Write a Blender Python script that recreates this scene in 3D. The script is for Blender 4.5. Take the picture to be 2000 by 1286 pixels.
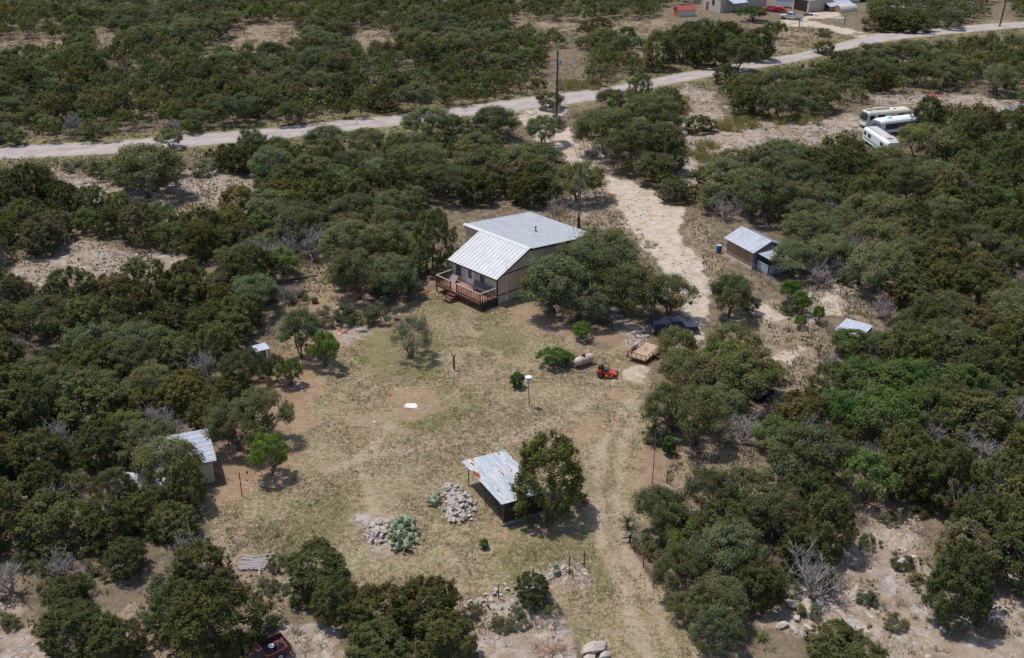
import bpy, math, random
import numpy as np
from mathutils import Matrix, Vector

# ------------------------------------------------------------------ camera, sky, sun, exposure
SC = bpy.context.scene
for o in list(bpy.data.objects): bpy.data.objects.remove(o)
COL = SC.collection
rnd = random.Random(7)
rng = np.random.default_rng(11)
R = math.radians
FPX, CX, CY, HH = 2080.0, 1000.0, 643.0, 44.4       # focal length in photo pixels, camera height in metres
TH = math.atan(1000 / 2080)                          # camera pitch below the horizon
CT, ST = math.cos(TH), math.sin(TH)
cam = bpy.data.cameras.new('camera'); cam.sensor_width = 36; cam.lens = 36 * FPX / 2000
cam.clip_start = 0.5; cam.clip_end = 5000
camo = bpy.data.objects.new('camera', cam); COL.objects.link(camo)
camo.location = (0, 0, HH); camo.rotation_euler = (math.pi / 2 - TH, 0, 0)
SC.camera = camo

SUN_EL, SUN_AZ = R(69), math.atan2(-0.86, 0.51)      # azimuth measured from +Y towards +X
world = bpy.data.worlds.new('World'); SC.world = world; world.use_nodes = True
wn = world.node_tree
sky = wn.nodes.new('ShaderNodeTexSky'); sky.sky_type = 'NISHITA'; sky.sun_disc = False
sky.sun_elevation = SUN_EL; sky.sun_rotation = SUN_AZ
wn.links.new(sky.outputs[0], wn.nodes['Background'].inputs[0])
wn.nodes['Background'].inputs[1].default_value = 0.15
sun = bpy.data.lights.new('sun', 'SUN'); sun.energy = 3.3; sun.angle = R(0.8); sun.color = (1.0, 0.95, 0.87)
suno = bpy.data.objects.new('sun', sun); COL.objects.link(suno)
sd = Vector((math.sin(SUN_AZ) * math.cos(SUN_EL), math.cos(SUN_AZ) * math.cos(SUN_EL), math.sin(SUN_EL)))
suno.rotation_euler = sd.to_track_quat('Z', 'Y').to_euler(); suno.location = (-20, 60, 80)
SC.view_settings.view_transform = 'Standard'; SC.view_settings.look = 'None'
SC.view_settings.gamma = 1; SC.view_settings.exposure = 0.14; SC.view_settings.use_curve_mapping = False

# ------------------------------------------------------------------ survey: photo pixel <-> place on the ground
def G(u, v, z=0.0):
    x, y = (u - CX) / FPX, -(v - CY) / FPX
    t = (z - HH) / (-ST + y * CT)
    return np.array([t * x, t * (CT + y * ST), z])
def P(p):
    x, y, z = p[0], p[1], p[2] - HH
    zc = y * CT - z * ST; yc = y * ST + z * CT
    return CX + FPX * x / zc, CY - FPX * yc / zc
def SCL(v): return (v + 357) / 49.28                 # photo pixels per metre for ground seen on row v
def hgt(u, vb, vt):
    g = G(u, vb); lo, hi = 0.0, 40.0
    for _ in range(30):
        m = (lo + hi) / 2
        if P((g[0], g[1], m))[1] > vt: lo = m
        else: hi = m
    return lo
def gpoly(pts): return np.array([G(u, v)[:2] for u, v in pts])

# ------------------------------------------------------------------ materials
MATS = {}
class NT:
    def __init__(s, name):
        s.m = bpy.data.materials.new(name); s.m.use_nodes = True
        s.t = s.m.node_tree; s.n = s.t.nodes; s.b = s.n['Principled BSDF']; s.b.inputs['Roughness'].default_value = 0.8
        s.b.inputs['Specular IOR Level'].default_value = 0.25
        s.co = s.n.new('ShaderNodeTexCoord').outputs['Object']
        MATS[name] = s.m
    def set(s, sock, v):
        if hasattr(v, 'is_output') or isinstance(v, bpy.types.NodeSocket): s.t.links.new(v, sock)
        else: sock.default_value = v
    def noise(s, scale, detail=4, rough=0.6, vec=None, dist=0.0):
        n = s.n.new('ShaderNodeTexNoise'); n.inputs['Scale'].default_value = scale; n.inputs['Detail'].default_value = detail
        n.inputs['Roughness'].default_value = rough; n.inputs['Distortion'].default_value = dist
        s.t.links.new(vec if vec is not None else s.co, n.inputs['Vector']); return n.outputs['Fac']
    def voro(s, scale, vec=None, out='Distance', feature='F1'):
        n = s.n.new('ShaderNodeTexVoronoi'); n.inputs['Scale'].default_value = scale; n.feature = feature
        s.t.links.new(vec if vec is not None else s.co, n.inputs['Vector']); return n.outputs[out]
    def mapv(s, scale=(1, 1, 1), loc=(0, 0, 0), rot=(0, 0, 0)):
        n = s.n.new('ShaderNodeMapping'); n.inputs['Scale'].default_value = scale; n.inputs['Location'].default_value = loc
        n.inputs['Rotation'].default_value = rot
        s.t.links.new(s.co, n.inputs['Vector']); return n.outputs[0]
    def step(s, v, a, b, lo=0.0, hi=1.0):
        n = s.n.new('ShaderNodeMapRange'); n.interpolation_type = 'SMOOTHSTEP'
        s.set(n.inputs['Value'], v); n.inputs['From Min'].default_value = a; n.inputs['From Max'].default_value = b
        n.inputs['To Min'].default_value = lo; n.inputs['To Max'].default_value = hi; return n.outputs[0]
    def math(s, op, a, b=0.0):
        n = s.n.new('ShaderNodeMath'); n.operation = op; s.set(n.inputs[0], a); s.set(n.inputs[1], b); return n.outputs[0]
    def mix(s, f, a, b, mode='MIX'):
        n = s.n.new('ShaderNodeMix'); n.data_type = 'RGBA'; n.blend_type = mode; n.clamp_factor = True
        c = lambda v: (*v, 1) if isinstance(v, tuple) and len(v) == 3 else v
        s.set(n.inputs[0], f); s.set(n.inputs[6], c(a)); s.set(n.inputs[7], c(b)); return n.outputs[2]
    def color(s, v): s.set(s.b.inputs['Base Color'], (*v, 1) if isinstance(v, tuple) else v)
    def bump(s, h, strength=0.5, dist=0.05):
        n = s.n.new('ShaderNodeBump'); n.inputs['Strength'].default_value = strength; n.inputs['Distance'].default_value = dist
        s.t.links.new(h, n.inputs['Height']); s.t.links.new(n.outputs[0], s.b.inputs['Normal'])

def simple(name, c, rough=0.7, metal=0.0, var=0.18, scale=3.0, dirt=None, spec=0.25, stretch=(1, 1, 1)):
    t = NT(name); v = t.mapv(stretch)
    n = t.noise(scale, 5, 0.65, v)
    a = tuple(max(0, x * (1 - var)) for x in c); b = tuple(min(1, x * (1 + var)) for x in c)
    col = t.mix(t.step(n, 0.3, 0.7), a, b)
    if dirt:
        col = t.mix(t.math('MULTIPLY', t.step(t.noise(scale * 0.45, 6, 0.7, v), 0.5, 0.72), 0.7), col, dirt)
    t.color(col); t.b.inputs['Roughness'].default_value = rough; t.b.inputs['Metallic'].default_value = metal
    t.b.inputs['Specular IOR Level'].default_value = spec
    return t.m

simple('white_roof', (0.55, 0.55, 0.535), 0.5, 0, 0.07, 1.2, (0.46, 0.44, 0.41))
simple('grey_roof', (0.49, 0.50, 0.50), 0.6, 0.0, 0.06, 1.0, (0.43, 0.44, 0.44))
simple('galvanised', (0.37, 0.40, 0.43), 0.55, 0.15, 0.15, 1.2, (0.30, 0.31, 0.33))
simple('pale_metal', (0.46, 0.49, 0.55), 0.5, 0.15, 0.12, 1.5, (0.36, 0.36, 0.36))
simple('tan_siding', (0.60, 0.475, 0.335), 0.85, 0, 0.10, 2.0, (0.50, 0.385, 0.265), stretch=(1, 1, .25))
simple('dark_trim', (0.045, 0.035, 0.03), 0.7)
simple('green_trim', (0.035, 0.05, 0.035), 0.7)
simple('white_paint', (0.75, 0.75, 0.74), 0.55, 0, 0.05)
simple('door_white', (0.62, 0.68, 0.74), 0.5, 0, 0.05)
simple('glass_dark', (0.03, 0.035, 0.05), 0.08, 0, 0.1, spec=0.6)
simple('deck_wood', (0.30, 0.17, 0.115), 0.85, 0, 0.3, 2.5, (0.36, 0.27, 0.22), stretch=(1, .3, 1))
simple('rail_wood', (0.13, 0.065, 0.045), 0.85, 0, 0.25, 3)
simple('rail_cap', (0.36, 0.28, 0.24), 0.85, 0, 0.2, 3)
simple('grey_wood', (0.30, 0.265, 0.25), 0.9, 0, 0.3, 2, (0.17, 0.14, 0.13), stretch=(.3, 3, 1))
simple('brown_plank', (0.31, 0.205, 0.125), 0.85, 0, 0.22, 2, (0.2, 0.13, 0.085), stretch=(1, 1, .15))
simple('weathered_plank', (0.26, 0.25, 0.24), 0.9, 0, 0.2, 2, (0.16, 0.15, 0.14))
simple('pale_blue_paint', (0.42, 0.46, 0.52), 0.7, 0, 0.12, 2)
simple('blue_plastic', (0.04, 0.09, 0.22), 0.5)
simple('rusty_steel', (0.16, 0.075, 0.05), 0.8, 0, 0.3, 6)
simple('dark_steel', (0.035, 0.035, 0.038), 0.6, 0.3, 0.2)
simple('black_rubber', (0.02, 0.02, 0.02), 0.85)
simple('orange_paint', (0.45, 0.065, 0.03), 0.5, 0, 0.2, 6, (.25, .06, .04))
simple('tank_paint', (0.50, 0.41, 0.33), 0.55, 0, 0.12, 1.3, (0.36, 0.20, 0.10))
simple('maroon', (0.12, 0.03, 0.03), 0.6)
simple('pole_wood', (0.075, 0.05, 0.037), 0.9, 0, 0.2)
simple('grey_metal', (0.36, 0.39, 0.42), 0.45, 0.4, 0.1)
simple('yellow_plastic', (0.72, 0.5, 0.04), 0.6)
simple('cream_paint', (0.60, 0.55, 0.43), 0.55, 0, 0.06)
simple('rv_white', (0.72, 0.74, 0.75), 0.45, 0, 0.05, 1.0, (0.55, 0.55, 0.53))
simple('rv_grey', (0.46, 0.46, 0.45), 0.6, 0, 0.08)
simple('red_paint', (0.5, 0.035, 0.03), 0.4)
simple('barn_red', (0.33, 0.07, 0.06), 0.7)
simple('barn_orange', (0.42, 0.12, 0.05), 0.7)
simple('beige_wall', (0.44, 0.37, 0.29), 0.85, 0, 0.06)
simple('cream_wall', (0.56, 0.51, 0.44), 0.85, 0, 0.06)
simple('silver_paint', (0.55, 0.56, 0.58), 0.35, 0.2, 0.05)
simple('navy_paint', (0.025, 0.035, 0.065), 0.25, 0.1, 0.2, spec=.5)
simple('dull_red', (0.10, 0.032, 0.03), 0.5, 0, 0.25, 2, (0.1, 0.05, 0.045))
simple('brick_orange', (0.56, 0.17, 0.09), 0.85, 0, 0.2)
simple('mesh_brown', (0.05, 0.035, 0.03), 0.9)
simple('bark', (0.13, 0.105, 0.085), 0.95, 0, 0.3, 4)
simple('dead_wood', (0.30, 0.262, 0.235), 0.9, 0, 0.25, 4)
simple('brush_twig', (0.22, 0.18, 0.16), 0.9, 0, 0.25, 4)
simple('blue_tarp', (0.10, 0.20, 0.38), 0.5); simple('red_tarp', (0.45, 0.09, 0.09), 0.6)
simple('concrete', (0.62, 0.60, 0.56), 0.9, 0, 0.08, 3)
simple('dark_fabric', (0.06, 0.055, 0.075), 0.85)

def rusty_sheet():
    t = NT('rusted_sheet')
    oi = t.n.new('ShaderNodeObjectInfo').outputs['Random']
    cx = t.n.new('ShaderNodeCombineXYZ'); t.t.links.new(t.math('MULTIPLY', oi, 90.0), cx.inputs[0]); t.t.links.new(t.math('MULTIPLY', oi, 41.0), cx.inputs[1])
    ad = t.n.new('ShaderNodeVectorMath'); ad.operation = 'ADD'; t.t.links.new(t.mapv((0.30, 1.5, 1)), ad.inputs[0]); t.t.links.new(cx.outputs[0], ad.inputs[1])
    v = ad.outputs[0]
    col = t.mix(t.step(t.noise(1.4, 5, .6, v), .35, .65), (.33, .37, .40), (.44, .47, .49))
    n = t.noise(1.5, 6, .62, v)
    col = t.mix(t.step(n, .52, .55), col, (.53, .52, .50))
    col = t.mix(t.step(n, .585, .605), col, (.22, .055, .03))
    t.color(col); t.b.inputs['Roughness'].default_value = .55
rusty_sheet()

def leaf_mat(name, trans=0.38):
    t = NT(name)
    at = t.n.new('ShaderNodeAttribute'); at.attribute_name = 'Col'
    oi = t.n.new('ShaderNodeObjectInfo')
    col = t.mix(1.0, at.outputs['Color'], oi.outputs['Color'], 'MULTIPLY')
    d = t.n.new('ShaderNodeBsdfDiffuse'); tr = t.n.new('ShaderNodeBsdfTranslucent'); mx = t.n.new('ShaderNodeMixShader')
    t.t.links.new(col, d.inputs[0]); t.t.links.new(col, tr.inputs[0]); mx.inputs[0].default_value = trans
    t.t.links.new(d.outputs[0], mx.inputs[1]); t.t.links.new(tr.outputs[0], mx.inputs[2])
    t.t.links.new(mx.outputs[0], t.n['Material Output'].inputs[0])
leaf_mat('leaf')
def stone_mat():
    t = NT('limestone')
    oi = t.n.new('ShaderNodeObjectInfo').outputs['Random']
    at = t.n.new('ShaderNodeAttribute'); at.attribute_name = 'Col'
    col = t.mix(t.step(t.noise(6, 5, .7), .35, .65), (.33, .29, .26), (.56, .50, .44))
    col = t.mix(t.step(t.noise(2.2, 4, .7), .5, .66), col, (.24, .22, .21))
    col = t.mix(t.math('MULTIPLY', oi, .55), col, (.46, .37, .28))
    t.color(col); t.b.inputs['Roughness'].default_value = .95
stone_mat()
t = NT('scatter_stone'); at = t.n.new('ShaderNodeAttribute'); at.attribute_name = 'Col'; t.color(at.outputs['Color'])

# ------------------------------------------------------------------ mesh helpers
class MB:
    def __init__(s): s.v = []; s.f = []; s.M = None
    def add(s, vs, fs):
        o = len(s.v)
        if s.M is not None: vs = [tuple(s.M @ Vector(p)) for p in vs]
        s.v += [tuple(p) for p in vs]; s.f += [tuple(i + o for i in f) for f in fs]
    def box(s, x0, x1, y0, y1, z0, z1):
        s.add([(x0, y0, z0), (x1, y0, z0), (x1, y1, z0), (x0, y1, z0), (x0, y0, z1), (x1, y0, z1), (x1, y1, z1), (x0, y1, z1)],
              [(3, 2, 1, 0), (4, 5, 6, 7), (0, 1, 5, 4), (1, 2, 6, 5), (2, 3, 7, 6), (3, 0, 4, 7)]); return s
    def hexa(s, q, t):
        """eight corners: four below (counterclockwise from above), four above"""
        s.add(list(q) + list(t), [(3, 2, 1, 0), (4, 5, 6, 7), (0, 1, 5, 4), (1, 2, 6, 5), (2, 3, 7, 6), (3, 0, 4, 7)]); return s
    def prism(s, poly, a, b, axis='x'):
        """polygon in the two other axes, extruded along axis from a to b"""
        n = len(poly)
        mk = {'x': lambda p, h: (h, p[0], p[1]), 'y': lambda p, h: (p[0], h, p[1]), 'z': lambda p, h: (p[0], p[1], h)}[axis]
        vs = [mk(p, a) for p in poly] + [mk(p, b) for p in poly]
        fs = [tuple(range(n)), tuple(range(2 * n - 1, n - 1, -1))] + [((i + 1) % n, i, n + i, n + (i + 1) % n) for i in range(n)]
        s.add(vs, fs); return s
    def tube(s, pts, rad, n=6, cap=True):
        pts = [Vector(p) for p in pts]
        rad = rad if isinstance(rad, (list, tuple)) else [rad] * len(pts)
        vs = []; fs = []
        for i, p in enumerate(pts):
            d = (pts[min(i + 1, len(pts) - 1)] - pts[max(i - 1, 0)])
            if d.length < 1e-6: d = Vector((0, 0, 1))
            d.normalize(); a = d.orthogonal() if abs(d.z) > .95 else d.cross(Vector((0, 0, 1)))
            a.normalize(); b = d.cross(a)
            for k in range(n):
                w = 2 * math.pi * k / n; vs.append(p + (a * math.cos(w) + b * math.sin(w)) * rad[i])
        for i in range(len(pts) - 1):
            for k in range(n):
                fs.append((i * n + k, i * n + (k + 1) % n, (i + 1) * n + (k + 1) % n, (i + 1) * n + k))
        if cap: fs += [tuple(range(n - 1, -1, -1)), tuple((len(pts) - 1) * n + k for k in range(n))]
        s.add(vs, fs); return s
    def lathe(s, prof, n=16, axis='z', c=(0, 0, 0)):
        """profile of (radius, position along the axis)"""
        vs = []; fs = []
        for r, h in prof:
            for k in range(n):
                w = 2 * math.pi * k / n; p, q = r * math.cos(w), r * math.sin(w)
                e = {'z': (p, q, h), 'x': (h, p, q), 'y': (q, h, p)}[axis]
                vs.append((e[0] + c[0], e[1] + c[1], e[2] + c[2]))
        for i in range(len(prof) - 1):
            for k in range(n): fs.append((i * n + k, i * n + (k + 1) % n, (i + 1) * n + (k + 1) % n, (i + 1) * n + k))
        fs += [tuple(range(n - 1, -1, -1)), tuple((len(prof) - 1) * n + k for k in range(n))]
        s.add(vs, fs); return s
    def mesh(s, name, mat=None, smooth=False):
        m = bpy.data.meshes.new(name); m.from_pydata(s.v, [], s.f); m.validate()
        if mat: m.materials.append(MATS[mat] if isinstance(mat, str) else mat)
        if smooth: m.polygons.foreach_set('use_smooth', [True] * len(m.polygons))
        m.update(); return m

def link(name, mesh, parent=None, loc=(0, 0, 0), rot=(0, 0, 0), scale=(1, 1, 1), label=None, kind=None):
    o = bpy.data.objects.new(name, mesh); COL.objects.link(o)
    o.location = loc; o.rotation_euler = rot; o.scale = scale
    if parent: o.parent = parent
    if label: o['label'] = label
    if kind: o['kind'] = kind
    return o
def part(name, mb, mat, parent, label=None, kind=None, smooth=False):
    return link(name, mb.mesh(name, mat, smooth), parent, label=label, kind=kind)
def thing(name, label, cat, loc=(0, 0, 0), rotz=0.0, group=None, scale=1.0, data=None):
    o = bpy.data.objects.new(name, data); COL.objects.link(o)
    o.location = tuple(loc); o.rotation_euler = (0, 0, rotz); o.scale = (scale,) * 3
    o['label'] = label; o['category'] = cat
    if group: o['group'] = group
    if data is None: o.empty_display_size = .3
    return o
def tag(o, label, cat, group=None):
    o['label'] = label; o['category'] = cat
    if group: o['group'] = group
    return o
def frame(o, a, b=None):
    """local x along a -> b, right-handed about z; returns rotation"""
    return math.atan2(b[1] - a[1], b[0] - a[0])
def np_mesh(name, V, F, mats, col=None, smooth=False):
    V = np.asarray(V, np.float32); F = np.asarray(F, np.int32); k = F.shape[1]
    m = bpy.data.meshes.new(name); m.vertices.add(len(V)); m.vertices.foreach_set('co', V.ravel())
    m.loops.add(F.size); m.loops.foreach_set('vertex_index', F.ravel())
    m.polygons.add(len(F)); m.polygons.foreach_set('loop_start', np.arange(0, F.size, k, dtype=np.int32))
    m.polygons.foreach_set('loop_total', np.full(len(F), k, np.int32))
    if smooth: m.polygons.foreach_set('use_smooth', np.ones(len(F), bool))
    m.update(calc_edges=True)
    for mt in mats: m.materials.append(MATS[mt])
    if col is not None:
        c = np.ones((len(V), 4), np.float32); c[:, :3] = col
        a = m.color_attributes.new('Col', 'FLOAT_COLOR', 'POINT'); a.data.foreach_set('color', c.ravel())
    return m
def vnoise(x, y, f, seed=0):
    """cheap smooth value noise on arrays, -1..1"""
    x = np.asarray(x) * f + seed * 17.3; y = np.asarray(y) * f + seed * 9.1
    xi, yi = np.floor(x), np.floor(y); fx, fy = x - xi, y - yi
    h = lambda a, b: (np.sin(a * 127.1 + b * 311.7 + seed * 3.3) * 43758.5453) % 1.0
    sx, sy = fx * fx * (3 - 2 * fx), fy * fy * (3 - 2 * fy)
    return 2 * ((h(xi, yi) * (1 - sx) + h(xi + 1, yi) * sx) * (1 - sy) + (h(xi, yi + 1) * (1 - sx) + h(xi + 1, yi + 1) * sx) * sy) - 1
def sdf(px, py, poly):
    """signed distance to a polygon, positive inside"""
    d = np.full(px.shape, 1e9); ins = np.zeros(px.shape, bool); n = len(poly)
    for i in range(n):
        ax, ay = poly[i]; bx, by = poly[(i + 1) % n]; ex, ey = bx - ax, by - ay
        t = np.clip(((px - ax) * ex + (py - ay) * ey) / (ex * ex + ey * ey + 1e-9), 0, 1)
        d = np.minimum(d, (px - ax - t * ex) ** 2 + (py - ay - t * ey) ** 2)
        c = ((ay > py) != (by > py)) & (px < ex * (py - ay) / (by - ay + 1e-12) + ax)
        ins ^= c
    d = np.sqrt(d); return np.where(ins, d, -d)
def linedist(px, py, line):
    d = np.full(px.shape, 1e9)
    for (ax, ay), (bx, by) in zip(line[:-1], line[1:]):
        ex, ey = bx - ax, by - ay
        t = np.clip(((px - ax) * ex + (py - ay) * ey) / (ex * ex + ey * ey + 1e-9), 0, 1)
        d = np.minimum(d, (px - ax - t * ex) ** 2 + (py - ay - t * ey) ** 2)
    return np.sqrt(d)
def sstep(x, a, b):
    t = np.clip((x - a) / (b - a), 0, 1); return t * t * (3 - 2 * t)
def inpoly(u, v, poly):
    c = False; n = len(poly)
    for i in range(n):
        ax, ay = poly[i]; bx, by = poly[(i + 1) % n]
        if (ay > v) != (by > v) and u < (bx - ax) * (v - ay) / (by - ay) + ax: c = not c
    return c

# ------------------------------------------------------------------ what the survey says about the ground (traced outlines)
LAWN = [(700, 645), (780, 592), (850, 566), (930, 602), (1010, 590), (1060, 640), (1150, 675), (1235, 690), (1262, 720), (1240, 770), (1250, 870), (1218, 960), (1232, 1060), (1290, 1165), (1345, 1300), (1180, 1300), (1120, 1190), (1000, 1160), (900, 1180), (690, 1150), (560, 1110), (470, 1050), (400, 1010), (440, 960), (560, 900), (590, 820), (610, 740), (660, 690)]
BARE = [[(545, 610), (640, 560), (720, 580), (740, 610), (680, 660), (640, 730), (600, 830), (560, 930), (480, 975), (400, 1015), (385, 975), (430, 930), (420, 840), (520, 760), (560, 700)],
        [(970, 600), (1040, 595), (1130, 640), (1180, 640), (1260, 660), (1220, 690), (1120, 668), (1030, 648)],
        [(1115, 825), (1160, 820), (1175, 850), (1140, 865), (1110, 850)], [(1190, 762), (1225, 760), (1230, 778), (1200, 782)],
        [(770, 755), (850, 750), (850, 800), (800, 815), (765, 790)], [(690, 815), (755, 810), (760, 870), (700, 880)],
        [(1140, 270), (1200, 265), (1180, 330), (1150, 330)], [(1250, 880), (1320, 870), (1330, 960), (1240, 960)],
        [(790, 560), (850, 530), (850, 580), (780, 610)], [(1690, 930), (1820, 930), (1820, 1010), (1690, 1000)]]
DRIVE = [[(1172, 345), (1240, 348), (1300, 390), (1352, 412), (1335, 440), (1348, 480), (1392, 545), (1402, 592), (1390, 642), (1348, 695), (1318, 690), (1332, 645), (1334, 605), (1300, 555), (1264, 500), (1226, 452), (1196, 402)],
         [(1000, 217), (1110, 205), (1100, 240), (1120, 262), (1040, 268), (1015, 238)], [(1030, 262), (1110, 255), (1185, 345), (1150, 350)],
         [(1205, 722), (1262, 708), (1268, 730), (1250, 748), (1205, 745)], [(1520, 40), (1570, 36), (1625, 50), (1705, 66), (1690, 76), (1640, 65), (1590, 54), (1525, 52)],
         [(1510, 702), (1560, 668), (1590, 682), (1540, 715)], [(1440, 595), (1500, 590), (1540, 620), (1490, 635)], [(1590, 18), (1640, 20), (1650, 36), (1560, 38)],
         [(1600, 575), (1640, 560), (1660, 620), (1600, 620)]]
ROCK = [[(1335, 165), (1395, 185), (1415, 228), (1530, 235), (1665, 222), (1690, 250), (1640, 270), (1560, 295), (1450, 305), (1400, 300), (1370, 330), (1340, 370), (1312, 340), (1330, 250)],
        [(1690, 180), (1900, 186), (2010, 205), (2010, 228), (1850, 210), (1720, 208)],
        [(1500, 1190), (1560, 1180), (1640, 1110), (1700, 1040), (1720, 1000), (1790, 1005), (1810, 1090), (1790, 1180), (1850, 1245), (1960, 1240), (2010, 1190), (2010, 1300), (1740, 1300), (1700, 1230), (1600, 1225)],
        [(905, 1195), (1010, 1170), (1080, 1200), (1100, 1290), (900, 1290)], [(1060, 1120), (1110, 1110), (1100, 1180), (1060, 1180)],
        [(30, 525), (90, 500), (160, 470), (260, 490), (350, 505), (420, 515), (330, 535), (210, 550), (130, 580), (80, 565)],
        [(110, 335), (240, 365), (350, 395), (350, 425), (250, 405), (150, 390)], [(360, 330), (480, 335), (495, 380), (420, 395), (330, 370)],
        [(520, 1240), (600, 1225), (660, 1290), (520, 1290)], [(-10, 1205), (90, 1230), (120, 1290), (-10, 1290)],
        [(1560, 575), (1640, 550), (1665, 610), (1590, 625)], [(640, 640), (720, 600), (730, 630), (680, 660)],
        [(1150, 612), (1190, 605), (1270, 650), (1240, 668)], [(1860, 1180), (2010, 1120), (2010, 1180), (1900, 1230)],
        [(1130, 280), (1180, 270), (1190, 330), (1150, 335)], [(1110, 385), (1180, 370), (1200, 395), (1130, 420)],
        [(710, 1010), (760, 1010), (770, 1060), (715, 1070)]]
GREEN = [[(800, 810), (870, 780), (940, 790), (900, 830), (820, 850)], [(950, 610), (1040, 640), (1040, 700), (940, 680)], [(840, 570), (900, 590), (900, 620), (830, 600)],
         [(1160, 980), (1190, 850), (1200, 860), (1180, 1050), (1210, 1180), (1190, 1180)], [(960, 1050), (1080, 1020), (1140, 1040), (1100, 1100), (960, 1110)],
         [(720, 640), (840, 640), (860, 740), (740, 740), (700, 700)], [(520, 1010), (700, 960), (700, 1060), (560, 1090)], [(1380, 480), (1420, 500), (1500, 560), (1440, 570), (1390, 530)],
         [(1330, 900), (1460, 880), (1470, 930), (1330, 960)], [(1540, 270), (1680, 245), (1690, 272), (1570, 300)], [(960, 1130), (1060, 1190), (1180, 1280), (1080, 1290), (1060, 1200)]]
OPEN = [[(1405, 580), (1500, 590), (1590, 640), (1645, 700), (1600, 760), (1500, 765), (1440, 690)], [(1100, 425), (1150, 395), (1200, 390), (1280, 490), (1240, 470), (1150, 460)], [(1345, 430), (1400, 470), (1420, 520), (1400, 560), (1350, 480)], [(-10, 86), (60, 77), (125, 80), (110, 96), (-10, 104)], [(190, 62), (228, 62), (212, 92), (194, 92)], [(436, 75), (480, 52), (560, 46), (590, 62), (545, 98), (444, 104)],
        [(700, 62), (740, 58), (790, 92), (715, 98)], [(1000, 38), (1130, 44), (1300, 38), (1335, 50), (1265, 76), (1225, 72), (1130, 66), (1020, 62)], [(1245, 100), (1310, 95), (1380, 125), (1290, 140)],
        [(1500, 52), (1560, 52), (1640, 72), (1680, 82), (1560, 112), (1510, 100)], [(-10, 318), (60, 312), (100, 330), (40, 345), (-10, 340)],
        [(340, 400), (430, 370), (470, 385), (360, 425)], [(620, 520), (650, 510), (640, 580), (600, 590)], [(1460, 880), (1330, 870), (1300, 960), (1420, 990), (1480, 930)],
        [(440, 1000), (560, 1040), (540, 1120), (480, 1160), (430, 1060)], [(1780, 950), (1830, 940), (1850, 1000), (1760, 1020)], [(250, 1190), (340, 1195), (330, 1290), (240, 1290)],
        [(1640, 560), (1690, 590), (1700, 640), (1640, 620)], [(470, 1090), (540, 1090), (560, 1180), (540, 1240), (510, 1180)], [(690, 1130), (770, 1140), (750, 1165), (690, 1155)]]
# outlines of places and buildings that no wild tree may hide
KEEP = [[(845, 400), (1140, 400), (1150, 470), (1060, 520), (1030, 600), (940, 612), (840, 570)], [(1405, 430), (1520, 440), (1545, 545), (1500, 555), (1405, 510)],
        [(1670, 205), (1775, 205), (1790, 290), (1680, 280)], [(900, 860), (1060, 860), (1120, 1050), (900, 1050)], [(375, 835), (440, 835), (445, 970), (375, 960)],
        [(1370, 0), (1690, 0), (1690, 50), (1530, 60), (1370, 30)], [(1300, 10), (1360, 10), (1360, 40), (1300, 40)], [(1640, 615), (1705, 615), (1705, 660), (1640, 665)],
        [(490, 660), (530, 660), (530, 692), (490, 692)], [(1170, 600), (1350, 600), (1350, 760), (1170, 760)], [(450, 1215), (545, 1215), (545, 1300), (430, 1300)], [(1465, 755), (1515, 755), (1515, 785), (1465, 785)],
        [(1075, 95), (1135, 95), (1135, 280), (1075, 280)], [(215, 920), (345, 920), (345, 960), (215, 960)], [(462, 1075), (530, 1075), (530, 1120), (462, 1120)], [(1940, 0), (1975, 0), (1960, 60), (1940, 60)]]
ROAD_UP = [(-60, 289), (0, 286), (220, 277), (360, 264), (520, 252), (600, 243), (760, 226), (900, 209), (1000, 195), (1160, 175), (1290, 152), (1330, 143), (1440, 125), (1560, 104), (1640, 84), (1700, 68), (1780, 59), (1840, 54), (1920, 48), (2060, 38)]
ROAD_LO = [(-60, 316), (0, 312), (220, 301), (360, 288), (520, 274), (600, 266), (760, 248), (900, 228), (1000, 219), (1160, 197), (1290, 169), (1330, 161), (1440, 141), (1560, 120), (1640, 101), (1700, 86), (1780, 75), (1840, 69), (1920, 61), (2060, 50)]
TRACKS = [[(1235, 770), (1175, 870), (1165, 980), (1180, 1080), (1225, 1180), (1275, 1300)], [(1262, 780), (1215, 870), (1205, 980), (1225, 1080), (1275, 1180), (1330, 1300)],
          [(1200, 745), (1130, 800), (1060, 830), (1000, 850), (960, 880)], [(860, 870), (720, 890), (650, 920)], [(760, 1080), (700, 900), (760, 830)]]

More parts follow.
